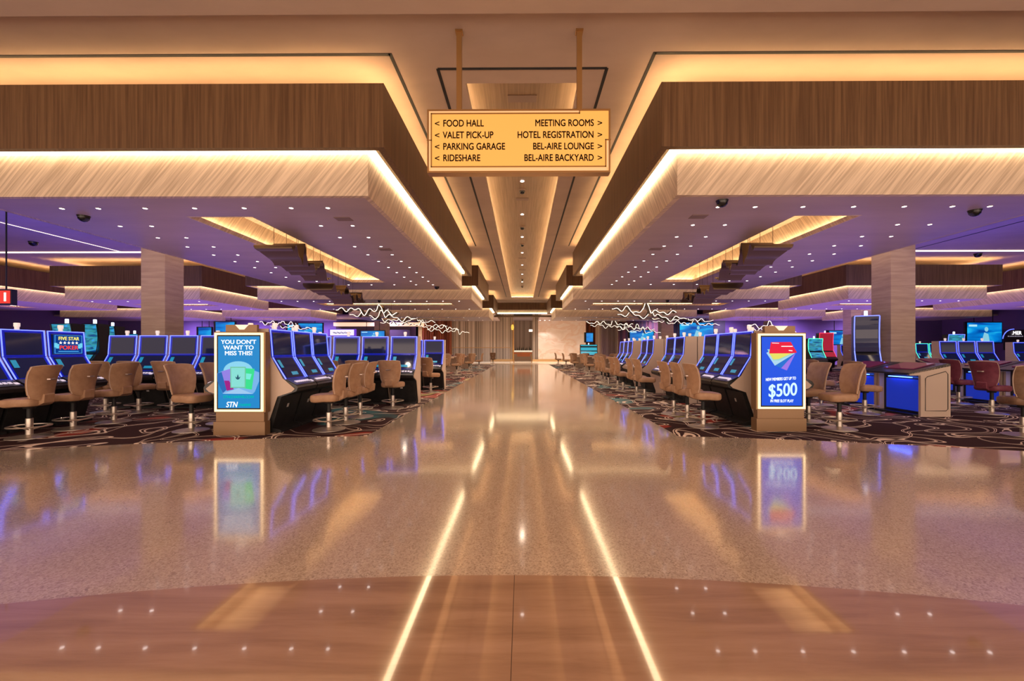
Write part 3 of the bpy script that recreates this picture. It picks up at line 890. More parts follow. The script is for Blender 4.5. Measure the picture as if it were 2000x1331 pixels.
# ------------------------------------------------------------------ slot machines (front faces local -Y, origin on the floor under the screen top)
MW = 0.385
def make_slot():
    r = empty('slot_machine')
    top, mid = 1.885, 1.375
    body = [(0.33, 0.10), (0.33, top - 0.01), (0.015, top - 0.01), (-0.025, mid), (-0.27, 0.965), (-0.48, 0.86), (-0.505, 0.82), (-0.48, 0.755), (-0.22, 0.66), (0.0, 0.60)]
    MB().prism(body, -MW + 0.012, MW - 0.012).build('cabinet', M['cabinet'], r)
    ped = [(0.33, 0.0), (0.33, 0.66), (-0.20, 0.665), (-0.03, 0.09), (-0.16, 0.06), (-0.19, 0.045), (-0.19, 0.0)]
    p = MB().prism(ped, -MW + 0.03, MW - 0.03).build('pedestal', M['pedestal'], r)
    q = 0.0
    MB().add([(-0.07, -0.157, 0.50), (0.0, -0.157, 0.50), (0.0, -0.136, 0.43), (-0.07, -0.136, 0.43)], [(0, 3, 2, 1)]).build('sticker', M['sticker'], p)
    side = [(0.34, 0.0), (0.34, top), (0.02, top), (-0.018, mid + 0.01), (-0.235, 0.99), (-0.455, 0.80), (-0.40, 0.745), (-0.14, 0.66), (0.06, 0.08), (0.06, 0.0)]
    for sd in (-1, 1):
        MB().prism(side, sd * (MW - 0.012), sd * MW).build('side_panel', M['beige_panel'], r)
    # screens
    def slab(mb, y0, z0, y1, z1, x0, x1, out, th=0.008):
        d = Vector((0, y1 - y0, z1 - z0)).normalized(); nrm = Vector((0, -d.z, d.y))
        if nrm.y > 0: nrm = -nrm
        a = Vector((0, y0, z0)) + nrm * out; b = Vector((0, y1, z1)) + nrm * out
        a2, b2 = a + nrm * th, b + nrm * th
        vs = [(x0, a.y, a.z), (x1, a.y, a.z), (x1, b.y, b.z), (x0, b.y, b.z), (x0, a2.y, a2.z), (x1, a2.y, a2.z), (x1, b2.y, b2.z), (x0, b2.y, b2.z)]
        mb.add(vs, [(0, 3, 2, 1), (4, 5, 6, 7), (0, 1, 5, 4), (1, 2, 6, 5), (2, 3, 7, 6), (3, 0, 4, 7)])
        return mb
    bz = MB()
    slab(bz, 0.015, top - 0.01, -0.025, mid, -MW + 0.014, MW - 0.014, 0.001)
    slab(bz, -0.025, mid - 0.01, -0.27, 0.965, -MW + 0.014, MW - 0.014, 0.001)
    bz.build('lit_bezel', M['blue_bezel'], r)
    slab(MB(), 0.011, top - 0.065, -0.023, mid + 0.03, -0.30, 0.30, 0.010).build('upper_screen', M['screen'], r)
    ls = slab(MB(), -0.035, mid - 0.03, -0.262, 0.98, -0.30, 0.30, 0.010).build('lower_screen', M['screen'], r)
    pt = slab(MB(), -0.06, mid - 0.07, -0.20, 1.07, -0.28, -0.19, 0.019, 0.002)
    pt.build('pay_table', M['cyan_display'], ls)
    slab(MB(), -0.20, 1.085, -0.235, 1.025, -0.06, 0.16, 0.019, 0.002).build('credit_display', M['cyan_display'], ls)
    lt = MB()
    for sd in (-1, 1):
        x0, x1 = sorted((sd * (MW - 0.035), sd * (MW - 0.018)))
        slab(lt, 0.015, top - 0.012, -0.025, mid + 0.005, x0, x1, 0.010, 0.012)
        slab(lt, -0.03, mid - 0.015, -0.27, 0.965, x0, x1, 0.010, 0.012)
    slab(lt, 0.016, top - 0.008, 0.014, top - 0.024, -MW + 0.02, MW - 0.02, 0.010, 0.012)
    lt.build('neon_trim', M['blue_line'], r)
    dk = MB(); slab(dk, -0.275, 0.965, -0.48, 0.865, -0.36, 0.36, 0.002)
    dk = dk.build('button_deck', M['deck'], r)
    bt = MB()
    for i in range(7):
        x = -0.25 + i * 0.075
        slab(bt, -0.37, 0.925, -0.42, 0.90, x, x + 0.05, 0.008, 0.008)
    slab(bt, -0.40, 0.91, -0.455, 0.885, 0.27, 0.33, 0.008, 0.012)
    bt.build('buttons', M['button'], dk)
    MB().lathe([(0.035, top), (0.035, top + 0.05), (0.045, top + 0.055), (0.045, top + 0.12), (0.03, top + 0.125)], 14, (0.0, 0.12)).build('signal_lamp', M['lamp_white'], r, smooth=True)
    return r

slot_proto = [None]
def slot(x, y, face, label, group):
    """face: direction the player side points to"""
    rz = {'-Y': 0, '+X': pi / 2, '-X': -pi / 2, '+Y': pi}[face] if isinstance(face, str) else face
    if slot_proto[0] is None:
        slot_proto[0] = make_slot(); r = slot_proto[0]
    else:
        r = copy_tree(slot_proto[0])
    r.location = (x, y, 0); r.rotation_euler.z = rz
    tag(r, label, 'slot machine', group)
    return r

PT = 0.785
# left bank beside the aisle, facing the aisle
for i in range(3):
    slot(-4.55, 8.28 + i * PT, '+X', 'blue-lit slot machine facing the aisle right of the left kiosk, %s along' % ordn[i], 'slot machines facing the aisle beside the left kiosk')
    slot(-5.25, 8.28 + i * PT, '-X', 'slot machine behind the left kiosk facing away from the aisle, %s from the kiosk' % ordn[i], 'slot machines back to back behind the left kiosk')
for i in range(3):
    slot(-9.35, 7.40 + i * 0.78, '+X', ['blue-lit slot machine cut by the left edge of the photo', 'blue-lit slot machine with dark screens at far left, left of the poker one', 'blue-lit slot machine with a colourful five star poker screen'][i], 'slot machines at the far left')
five_star = bpy.context.scene.objects[-1]
for i in range(4):
    slot(-10.4 + i * 0.80, 11.4, '-Y', 'blue-lit slot machine facing the entrance left of the left kiosk, %s from left' % ordn[i], 'slot machines facing the entrance left of the left kiosk')
for i in range(4):
    slot(-5.72 + i * 0.805, 12.3, '-Y', 'slot machine facing the entrance behind the tan chairs, %s from the left aisle edge' % ordn[3 - i], 'slot machines facing the entrance by the left aisle edge')
for i in range(2):
    slot(-4.12 + i * 0.79, 16.6, '-Y', 'slot machine in the farther small left bank, %s from the aisle edge' % ordn[1 - i], 'farther slot machines by the left aisle edge')
# right banks
for bi, (y0, n_, nm) in enumerate(((8.74, 3, 'first'), (12.4, 2, 'second'), (15.3, 2, 'third'), (18.2, 3, 'fourth'))):
    for i in range(n_):
        slot(4.57, y0 + 0.39 + i * PT, '-X', 'slot machine facing the aisle in the %s bank beyond the right kiosk, %s in it' % (nm, ordn[i]), 'slot machines along the right side of the aisle')
        slot(5.27, y0 + 0.39 + i * PT, '+X', 'slot machine turned away from the aisle in the %s right bank, %s in it' % (nm, ordn[i]), 'outward facing slot machines of the right banks')

# the poker screen on the far left machine
def fs_machine():
    for o in scene.objects:
        if o.name.startswith('slot_machine') and o.get('label', '').endswith('five star poker screen'):
            return o
fm = fs_machine()
us = [c for c in fm.children if c.name.startswith('upper_screen')][0]
ly = -0.036
MB().box(-0.29, 0.29, ly - 0.012, ly - 0.006, 1.42, 1.81).build('poker_background', emis('poker_blue', (0.0, 0.05, 0.30), 0.8), us)
text('lettering', 'FIVE STAR', 0.098, emis('poker_yellow', (0.9, 0.75, 0.12), 1.1), us, (0, ly - 0.02, 1.70), align='CENTER', sx=0.95, bold=0.0012)
text('red_lettering', 'POKER', 0.115, emis('poker_red', (0.85, 0.06, 0.03), 1.0), us, (0, ly - 0.02, 1.51), align='CENTER', sx=1.05, bold=0.0018)
st = MB()
for k in range(5):
    cx, cz = -0.16 + k * 0.08, 1.645
    st.prism([(cx + (0.032 if j % 2 == 0 else 0.014) * sin(j * pi / 5), cz + (0.032 if j % 2 == 0 else 0.014) * cos(j * pi / 5)) for j in range(10)], ly - 0.02, ly - 0.014, 'y')
st.build('stars', emis('poker_star', (0.9, 0.8, 0.75), 1.1), us)
for sd in (-1, 1):
    for k in range(2):
        st = MB().box(sd * (0.19 + k * 0.035), sd * (0.245 + k * 0.035), ly - 0.018, ly - 0.014, 1.53 + 0.02 * k, 1.62 + 0.02 * k)
        st.build('playing_card', emis('poker_cards', (0.15, 0.6, 0.8), 1.0), us)
fr = MB()
fr.box(-0.27, 0.27, ly - 0.018, ly - 0.014, 1.795, 1.80).box(-0.27, 0.27, ly - 0.018, ly - 0.014, 1.43, 1.436)
fr.box(-0.27, -0.264, ly - 0.018, ly - 0.014, 1.43, 1.80).box(0.264, 0.27, ly - 0.018, ly - 0.014, 1.43, 1.80)
fr.box(-0.2, 0.2, ly - 0.018, ly - 0.014, 1.465, 1.478)
fr.build('screen_border', emis('poker_border', (0.1, 0.45, 0.9), 1.0), us)

# ------------------------------------------------------------------ far slot machines
def far_bank(x, y, n_, face, wn, pitch=0.79, line=None):
    for i in range(n_):
        dx, dy = (pitch * i, 0) if face in ('-Y', '+Y') else (0, pitch * i)
        r = slot(x + dx, y + dy, face, 'distant slot machine in the bank %s, %s one' % (wn, ordn[i]), 'distant slot machines ' + wn)
        if line:
            for c in r.children:
                if c.name.startswith('neon_trim'):
                    c.data = c.data.copy(); c.data.materials[0] = M[line]
far_bank(U(1845, 19.2), 19.2, 3, '-Y', 'before the large right screen', 0.80)
far_bank(U(1795, 26), 26, 2, '-Y', 'with green neon behind the right column', 0.8, 'green_line')
far_bank(U(1648, 33), 33, 3, '-Y', 'below the right video screen')
far_bank(U(1985, 22), 22, 2, '-Y', 'at the right edge of the hall')
far_bank(U(1478, 26), 26, 3, '-Y', 'beyond the right kiosk')
far_bank(U(420, 24), 24, 4, '-Y', 'beyond the left kiosk')
far_bank(U(200, 20), 20, 3, '-Y', 'left of the left column')
far_bank(U(690, 27), 27, 3, '-Y', 'deep on the left side')

# tall portrait machines
def tall_machine(x, y, rz, h, wdt, scr, line, label, sh=0.0):
    r = empty('tall_slot_machine', (x, y, 0), rz); tag(r, label, 'slot machine')
    hw = wdt / 2
    MB().prism([(0.35, 0), (0.35, h - 0.02), (0.08, h), (0.0, h), (0.06, h * 0.75), (0.05, 1.45), (-0.02, 1.35), (-0.28, 1.02), (-0.45, 0.88), (-0.45, 0.8), (-0.15, 0.68), (-0.05, 0)], -hw, hw).build('cabinet', M['cabinet'], r)
    up = MB()
    pts = [(0.0 + 0.03 * sin(pi * k / 8) * 1.5, 1.45 + (h - 1.47) * k / 8) for k in range(9)]
    vs = []
    for (yy, zz) in pts:
        vs += [(-hw + 0.05, yy - 0.012, zz), (hw - 0.05, yy - 0.012, zz), (-hw + 0.05, yy + 0.02, zz), (hw - 0.05, yy + 0.02, zz)]
    fs = []
    for k in range(8):
        a, c = 4 * k, 4 * k + 4
        fs += [(a, a + 1, c + 1, c), (a + 2, c + 2, c + 3, a + 3), (a, c, c + 2, a + 2), (a + 1, a + 3, c + 3, c + 1)]
    fs += [(0, 2, 3, 1), (32, 33, 35, 34)]
    up.add(vs, fs).build('curved_screen', scr, r)
    for sd in (-1, 1):
        MB().tube([(sd * (hw - 0.02), p[0] - 0.02, p[1]) for p in reversed(pts)] + [(sd * (hw - 0.02), -0.30, 1.03)], 0.014, 6).build('neon_trim', line, r)
    MB().tube([(-hw + 0.02, pts[-1][0] - 0.02, h - 0.01), (hw - 0.02, pts[-1][0] - 0.02, h - 0.01)], 0.014, 6).build('neon_trim', line, r)
    MB().add([(-hw + 0.05, -0.04, 1.35), (hw - 0.05, -0.04, 1.35), (hw - 0.05, -0.29, 1.03), (-hw + 0.05, -0.29, 1.03)], [(0, 3, 2, 1)]).build('lower_screen', scr, r)
    MB().lathe([(0.045, h), (0.045, h + 0.14), (0.02, h + 0.15)], 14, (0, 0.15)).build('signal_lamp', M['lamp_bright'], r, smooth=True)
tall_machine(10.0, 12.85, radians(-28), 2.50, 0.62, M['screen'], M['blue_line'], 'tall curved-screen slot machine with blue neon edges beside the right column')
tall_machine(U(112, 13.2), 13.2, radians(-10), 2.30, 0.80, M['game_screen'], simple('dark_line', (0.02, 0.02, 0.05), 0.3), 'tall slot machine with a bright screen behind the poker machine')
tall_machine(U(169, 14.0), 14.0, radians(-10), 2.34, 0.62, M['game_screen'], M['black'], 'tall slot machine with an aqua swirl screen, right of the poker machine')
tall_machine(U(206, 16.5), 16.5, radians(-10), 2.40, 0.62, M['game_screen'], M['black'], 'tall slot machine with a blue screen, farther right of the aqua one')
tall_machine(U(252, 19), 19, 0, 2.2, 0.62, emis('teal_plain', (0.02, 0.25, 0.5), 0.8), M['black'], 'tall teal-lit machine just left of the left column')
tall_machine(U(1611, 31), 31, 0, 2.7, 1.0, emis('red_screen', (0.5, 0.02, 0.05), 0.7), simple('red_neon', (0.4, 0, 0), 0.4, emit=(1, 0.05, 0.1), estr=1.2), 'tall red-lit slot machine right of the right kiosk')
tall_machine(U(1590, 27), 27, 0, 2.2, 0.9, M['game_screen'], M['green_line'], 'tall green-lit slot machine just right of the right kiosk')
tall_machine(U(1862, 24), 24, 0, 2.35, 0.9, M['game_screen'], M['blue_line'], 'tall blue-screened machine behind the bank before the large right screen')
tall_machine(U(1150, 41), 41, 0, 2.0, 1.6, emis('teal_screen', (0.05, 0.45, 0.6), 0.8), M['black'], 'wide teal-screened machine beside the marble wall')

# ------------------------------------------------------------------ chairs (sitter faces local -Y)
def make_chair(leather):
    r = empty('casino_chair')
    # seat
    n = 28; out = []
    for i in range(n):
        a = 2 * pi * i / n
        e = 0.42
        x = 0.255 * math.copysign(abs(cos(a)) ** e, cos(a)); y = 0.25 * math.copysign(abs(sin(a)) ** e, sin(a))
        out.append((x, y))
    lv = [(0.86, 0.545), (0.97, 0.56), (1.02, 0.59), (1.02, 0.645), (0.98, 0.675), (0.85, 0.69)]
    vs, fs = [], []
    for k, z in lv:
        for (x, y) in out:
            vs.append((x * k, y * k - 0.03, z + (0.012 * (y < 0) * -1)))
    for j in range(len(lv) - 1):
        for i in range(n):
            q = (i + 1) % n
            fs.append((j * n + i, j * n + q, (j + 1) * n + q, (j + 1) * n + i))
    fs += [tuple(range(n - 1, -1, -1)), tuple((len(lv) - 1) * n + i for i in range(n))]
    MB().add(vs, fs).build('seat', leather, r, smooth=True)
    # back
    NX, NZ = 12, 12
    def bp(i, j, off):
        t = j / NZ; z = 0.64 + 0.60 * t
        hw = 0.215 + 0.055 * sin(t * pi * 0.62) + 0.02 * t
        x = hw * (2 * i / NX - 1)
        y = 0.27 + 0.04 * t + 0.055 * t ** 3 - 0.05 * sin(pi * t) * 0.5 - 0.095 * (2 * i / NX - 1) ** 2 + off
        if t > 0.9: z -= 0.02 * abs(2 * i / NX - 1) ** 4
        if t < 0.1: z += 0.05 * abs(2 * i / NX - 1) ** 3
        return (x, y, z)
    vs, fs = [], []
    for off in (-0.028, 0.028):
        for j in range(NZ + 1):
            for i in range(NX + 1):
                k = 0.45 if (i in (0, NX) or j in (0, NZ)) else 1.0
                vs.append(bp(i, j, off * k))
    S = (NX + 1) * (NZ + 1); W_ = NX + 1
    for j in range(NZ):
        for i in range(NX):
            a = j * W_ + i
            fs.append((a, a + 1, a + W_ + 1, a + W_))
            b = S + a
            fs.append((b, b + W_, b + W_ + 1, b + 1))
    rim = [i for i in range(W_)] + [j * W_ + NX for j in range(1, NZ + 1)] + [NZ * W_ + i for i in range(NX - 1, -1, -1)] + [j * W_ for j in range(NZ - 1, 0, -1)]
    for k in range(len(rim)):
        a, b = rim[k], rim[(k + 1) % len(rim)]
        fs.append((a, S + a, S + b, b))
    bk = MB().add(vs, fs).build('backrest', leather, r, smooth=True)
    pip = [Vector(bp(i, j, 0.012)) for (i, j) in [(0, j) for j in range(0, NZ + 1)] + [(i, NZ) for i in range(1, NX)] + [(NX, j) for j in range(NZ, -1, -1)]]
    MB().tube(pip, 0.006, 5).build('piping', M['stitch'], bk)
    # bracket joining seat and back
    MB().prism([(0.12, 0.565), (0.22, 0.56), (0.30, 0.60), (0.315, 0.74), (0.285, 0.76), (0.26, 0.66), (0.12, 0.64)], -0.10, 0.10).build('bracket', leather, r, bevel=0.01)
    h = MB().tube([(-0.05, 0.315, 1.0), (-0.045, 0.345, 1.0), (0.045, 0.345, 1.0), (0.05, 0.315, 1.0)], 0.016, 8).build('handle', M['handle_metal'], r, smooth=True)
    MB().lathe([(0.075, 0.50), (0.09, 0.535), (0.12, 0.55)], 18).build('swivel_plate', M['black'], r)
    MB().lathe([(0.036, 0.30), (0.036, 0.50)], 16).build('gas_lift', M['black'], r, smooth=True)
    MB().lathe([(0.05, 0.03), (0.05, 0.33), (0.044, 0.335)], 18).build('pole', M['chrome'], r, smooth=True)
    fr = MB()
    fr.tube([(0.27 * cos(a), 0.27 * sin(a), 0.20) for a in [2 * pi * i / 28 for i in range(28)]], 0.013, 7, True)
    for k in range(3):
        a = 2 * pi * k / 3 + 0.5
        fr.tube([(0.045 * cos(a), 0.045 * sin(a), 0.14), (0.27 * cos(a), 0.27 * sin(a), 0.20)], 0.010, 6)
    fr.build('foot_ring', M['chrome'], r, smooth=True)
    MB().lathe([(0.29, 0.007), (0.29, 0.018), (0.26, 0.028), (0.10, 0.045), (0.055, 0.06)], 28).build('base', M['chrome'], r, smooth=True)
    return r

protos = {}
def chair(x, y, deg, label, group, leather='leather', sc=1.0):
    """deg: heading of the sitter, 0 = +X, 90 = +Y"""
    if leather not in protos:
        protos[leather] = make_chair(M[leather]); r = protos[leather]
    else:
        r = copy_tree(protos[leather])
    r.location = (x, y, 0); r.rotation_euler.z = radians(deg + 90)
    tag(r, label, 'chair', group)

G1 = 'tan swivel chairs at the left aisle bank'
for i, y in enumerate((8.22, 9.0, 9.8)):
    chair(-3.62, y, 180 + (3, -2, 2)[i], 'tan swivel chair right of the left kiosk, %s from the kiosk' % ordn[i], G1)
for i, (x, y) in enumerate(((-8.42, 7.46), (-8.50, 8.27), (-8.45, 9.05))):
    chair(x, y, 188 - 6 * i, 'tan swivel chair with its back and handle showing at far left, %s from the left' % ordn[i], 'tan swivel chairs at the far left bank')
for i, (x, y) in enumerate(((-10.0, 10.5), (-9.2, 10.5), (-8.4, 10.5))):
    chair(x, y, 90 + (4, -5, 0)[i], 'tan swivel chair facing the bank left of the left kiosk, %s from the left' % ordn[i], 'tan swivel chairs behind the far left ones')
for i, y in enumerate((8.1, 8.95, 9.75)):
    chair(-6.12, y, (-8, 5, 0)[i], 'tan swivel chair just left of the left kiosk, front showing, %s one' % ordn[i], 'tan swivel chairs behind the left kiosk')
for i, (x, y) in enumerate(((-3.33, 11.3), (-4.2, 11.35), (-4.95, 11.35))):
    chair(x, y, 90 + (-4, 6, 0)[i], 'tan swivel chair before the bank facing the entrance, %s from the aisle' % ordn[i], 'tan swivel chairs by the left aisle edge')
chair(-3.25, 15.6, 60, 'tan swivel chair at the farther small bank by the left aisle edge', None)
for i, y in enumerate((8.6, 9.42, 10.25, 13.2, 14.1, 16.0, 16.9, 18.7, 19.5, 20.3)):
    chair(3.52 if y < 11 else 3.66, y, (2, -3, 1, 4, -2, 0, 3, -3, 2, 0)[i], 'tan swivel chair along the right banks, %s from the right kiosk' % ordn[i], 'tan swivel chairs along the right side of the aisle')
for i, (x, y) in enumerate(((5.98, 8.35), (5.98, 9.25), (6.0, 10.1))):
    chair(x, y, 176 + 8 * i, 'tan swivel chair right of the right kiosk turned toward it, %s from the entrance' % ordn[i], 'tan swivel chairs right of the right kiosk')
chair(8.0, 10.35, 0, 'tan swivel chair with empty seat before the blue-lit betting terminal', None)
chair(8.1, 12.0, 0, 'tan swivel chair before the farther betting terminal', None)
chair(11.0, 10.4, 10, 'wine-coloured swivel chair right of the white betting terminal, nearer one', None, 'leather_wine')
chair(12.1, 12.3, 0, 'wine-coloured swivel chair right of the white betting terminal, farther one', None, 'leather_wine')
chair(8.75, 7.75, 75, 'dark tan chair back cut by the right edge of the photo', None, 'leather_dark')

# ------------------------------------------------------------------ betting terminals
def make_terminal():
    r = empty('betting_terminal')      # player side faces local -Y; width along X
    hw = 0.60
    side = [(0.0, 0), (0.66, 0), (0.66, 1.15), (0.60, 1.18), (-0.25, 0.97), (-0.25, 0.93), (0.0, 0.93)]
    for sd in (-1, 1):
        sp = MB().prism(side, sd * (hw - 0.06), sd * hw).build('side_panel', M['white'] if False else M['beige_panel'], r)
        pts = [(0.10, 0.14), (0.56, 0.14), (0.60, 0.18), (0.60, 0.96), (0.55, 1.02), (0.14, 0.90), (0.10, 0.86)]
        pv = [(sd * (hw + 0.003), a, b) for a, b in pts]
        MB().tube(pv, 0.008, 5, True).build('inlay_line', M['black'], sp)
    MB().box(-hw + 0.06, hw - 0.06, 0.12, 0.60, 0.0, 0.95).build('cabinet', M['cabinet'], r)
    MB().box(-hw + 0.16, hw - 0.16, 0.09, 0.12, 0.10, 0.82).build('blue_door', M['blue_panel'], r)
    MB().box(-0.3, 0.3, 0.02, 0.08, 0.86, 0.875).build('under_light', M['blue_spot'], r)
    MB().box(-hw + 0.06, hw - 0.06, -0.12, 0.2, 0.0, 0.05).build('foot_plate', M['cabinet'], r)
    MB().prism([(-0.27, 0.945), (-0.27, 0.985), (0.60, 1.20), (0.66, 1.18), (0.66, 1.14)], -hw, hw).build('top_surface', M['deck'], r)
    MB().prism([(0.0, 1.055), (0.0, 1.075), (0.5, 1.20), (0.5, 1.185)], -0.40, 0.40).build('touch_screen', simple('plum_screen', (0.10, 0.02, 0.05), 0.08, emit=(0.30, 0.03, 0.12), estr=0.12), r)
    return r
tm = make_terminal()
tspots = [(8.9, 10.5, -1, 'white betting terminal with blue-lit door right of the right kiosk, nearest one'), (8.9, 11.75, -1, 'betting terminal directly behind the nearest blue-lit one'),
          (12.9, 11.3, -1, 'betting terminal before the two wine-coloured chairs, nearer one'), (12.9, 12.55, -1, 'betting terminal before the two wine-coloured chairs, farther one'),
          (6.9, 13.6, 0, 'betting terminal showing between the right kiosk and its chairs'), (8.6, 15.4, 0, 'betting terminal further back behind the tan chairs'),
          (14.6, 15.4, 0, 'betting terminal in the right wing before the distant slot bank')]
for i, (x, y, k, lb) in enumerate(tspots):
    t_ = tm if i == 0 else copy_tree(tm)
    t_.location = (x, y, 0); t_.rotation_euler.z = -pi / 2 if k else 0
    tag(t_, lb, 'betting terminal', 'betting terminals in the right wing')

# ------------------------------------------------------------------ card tables
def make_table():
    r = empty('card_table')
    pts = [(1.25 * cos(a), 0.75 * sin(a)) for a in [pi + pi * i / 20 for i in range(21)]] + [(1.25, 0.18), (-1.25, 0.18)]
    MB().prism(pts, 1.0, 1.07, 'z').build('rail', M['table_top'], r)
    MB().prism([(a * 0.86, b * 0.86) for a, b in pts], 1.07, 1.085, 'z').build('felt', M['felt'], r)
    MB().box(-0.7, 0.7, -0.28, 0.12, 0.0, 1.0).build('pedestal', M['table_top'], r, bevel=0.02)
    MB().box(-0.35, 0.35, 0.0, 0.14, 1.085, 1.13).build('chip_tray', M['cabinet'], r)
    return r
tb = make_table()
tabs = [(-5.4, 26.5), (-5.2, 31), (-5.0, 36), (5.4, 26.0), (5.2, 31.5), (5.2, 37.5)]
for i, (x, y) in enumerate(tabs):
    t_ = tb if i == 0 else copy_tree(tb)
    t_.location = (x, y, 0)
    sd = 'left' if x < 0 else 'right'
    tag(t_, 'beige card table %s of the far aisle, %s from the entrance' % (sd, ordn[i % 3]), 'table', 'card tables beside the far aisle')
    for k, (dx, dy, dg) in enumerate(((-0.9, -1.0, 70), (0.0, -1.15, 90), (0.95, -1.0, 110), (1.5 if x < 0 else -1.5, -0.35, 180 if x < 0 else 0))):
        chair(x + dx, y + dy, dg, 'tan chair at the %s card table on the %s, %s around it' % (ordn[i % 3], sd, ordn[k]), 'tan chairs at the far card tables')
chair(-2.9, 43.6, 90, 'dark brown chair standing alone at the far left end of the aisle', None, 'leather_dark')
chair(3.4, 41.6, 0, 'tan chair alone at the far right end of the aisle before the marble wall', None)

# ------------------------------------------------------------------ kiosks
def kiosk(x0, x1, y, d, label):
    r = empty('display_kiosk', ((x0 + x1) / 2, y, 0)); tag(r, label, 'display kiosk', 'backlit advertising kiosks')
    hw = (x1 - x0) / 2
    MB().box(-hw, hw, 0.0, d, 0.0, 0.24).build('base', M['kiosk_body'], r, bevel=0.006)
    MB().box(-hw + 0.03, hw - 0.03, 0.03, d - 0.03, 0.24, 0.40).build('plinth', M['kiosk_body'], r)
    MB().box(-hw, hw, 0.02, d, 0.40, 1.82).build('body', M['kiosk_body'], r, bevel=0.006)
    hd = MB().box(-hw * 0.60, hw * 0.62, 0.06, d - 0.05, 1.82, 1.945).build('header', M['kiosk_body'], r)
    MB().prism([(-0.10, 1.945), (0.14, 1.945), (0.06, 1.86), (-0.02, 1.86)], 0.045, 0.058, 'y').build('arrow_emblem', simple('emblem_cream', (0.85, 0.72, 0.62), 0.4, emit=(1, 0.85, 0.72), estr=0.35), hd)
    fw = 0.036; fx = hw - 0.03; z0, z1 = 0.42, 1.80
    b = MB()
    b.box(-fx, -fx + fw, -0.012, 0.018, z0, z1).box(fx - fw, fx, -0.012, 0.018, z0, z1)
    b.box(-fx + fw, fx - fw, -0.012, 0.018, z1 - fw, z1).box(-fx + fw, fx - fw, -0.012, 0.018, z0, z0 + fw)
    b.build('light_frame', M['kiosk_light'], r)
    MB().box(-fx + fw, fx - fw, 0.0, 0.019, z0 + fw, z1 - fw).build('screen_bezel', M['black'], r)
    return r, fx - fw - 0.025, z0 + fw + 0.025, z1 - fw - 0.025

def poly(pts, y, mat, parent, name):
    return MB().prism(pts, y - 0.0015, y, 'y').build(name, mat, parent)

# left kiosk: artwork measured in its 135 x 230 pixel close-up
XL0, XL1, YL = U(413, 7.68), U(515, 7.68), 7.68
k1, hw, z0, z1 = kiosk(XL0, XL1, YL, 0.17, 'backlit kiosk reading YOU DON\'T WANT TO MISS THIS on a blue screen')
sc1 = MB().box(-hw, hw, -0.004, 0.0, z0, z1).build('screen', emis('cyan_blue_screen', (0.0, 0.24, 0.62), 0.85), k1)
wht = emis('screen_white', (0.92, 0.97, 1.0), 1.0)
def S1(px, py):      # close-up px -> local x,z   (screen spans 125..632, 165..1088)
    return ((px - 378.5) / 253.5 * hw, z1 - (py - 165) / 923.0 * (z1 - z0))
H = z1 - z0
for s_, py, sxx in (("YOU DON'T", 262, 1.08), ('WANT TO', 335, 1.08), ('MISS THIS!', 407, 1.05)):
    x_, z_ = S1(378, py)
    text('lettering', s_, 0.103, wht, sc1, (x_, -0.008, z_), align='CENTER', sx=sxx, bold=0.0018)
cx, cz = S1(372, 610)
poly([(cx + 0.26 * cos(a) , cz + 0.17 * sin(a)) for a in [i * pi / 16 for i in range(32)]], -0.0045, emis('pale_disc', (0.22, 0.62, 0.85), 0.9), sc1, 'pale_disc')
poly([S1(118, 640), S1(180, 610), S1(372, 560), S1(560, 600), S1(630, 630), S1(628, 740), S1(575, 880), S1(550, 905), S1(185, 903), S1(120, 740)], -0.006, emis('gem_blue', (0.16, 0.42, 0.80), 0.9), sc1, 'gem_facets')
poly([S1(120, 640), S1(180, 620), S1(235, 850), S1(185, 895), S1(122, 750)], -0.0075, emis('gem_dark', (0.0, 0.12, 0.45), 0.9), sc1, 'gem_facets')
poly([S1(185, 903), S1(378, 830), S1(550, 905)], -0.0075, emis('gem_pale', (0.30, 0.55, 0.85), 0.9), sc1, 'gem_facets')
poly([S1(170, 618), S1(285, 578), S1(320, 850), S1(235, 866)], -0.009, emis('lilac_card', (0.25, 0.20, 0.75), 0.9), sc1, 'game_card')
poly([S1(203, 735), S1(262, 735), S1(320, 845), S1(235, 866)], -0.0105, emis('magenta_card', (0.30, 0.0, 0.22), 0.9), sc1, 'game_card')
poly([S1(462, 575), S1(575, 583), S1(540, 850), S1(430, 830)], -0.009, emis('green_card', (0.02, 0.66, 0.25), 0.95), sc1, 'game_card')
poly([S1(470, 640), S1(540, 650), S1(520, 720), S1(470, 715)], -0.0105, emis('green_pale', (0.15, 0.75, 0.65), 0.95), sc1, 'card_glow')
poly([S1(278, 556), S1(468, 556), S1(466, 828), S1(280, 828)], -0.012, emis('mint_card_rim', (0.14, 0.50, 0.34), 0.95), sc1, 'game_card')
poly([S1(290, 570), S1(456, 570), S1(454, 815), S1(292, 815)], -0.0135, emis('mint_card', (0.20, 0.66, 0.62), 0.95), sc1, 'card_face')
for pts_ in ([(372, 650), (384, 690), (372, 722), (360, 690)], [(340, 680), (366, 700), (371, 722), (352, 712)], [(404, 680), (378, 700), (373, 722), (392, 712)]):
    poly([S1(*p) for p in pts_], -0.015, emis('lotus', (0.0, 0.08, 0.14), 0.9), sc1, 'leaf_emblem')
x_, z_ = S1(378, 960)
text('green_lettering', 'STNCHARMS.COM', 0.066, emis('green_text', (0.0, 0.50, 0.42), 0.9), sc1, (x_, -0.008, z_), align='CENTER', sx=0.98, bold=0.001)
x_, z_ = S1(222, 1075)
text('logo_lettering', 'STN', 0.135, wht, sc1, (x_, -0.008, z_), sx=0.80, bold=0.002, shear=0.25)
x_, z_ = S1(375, 1062)
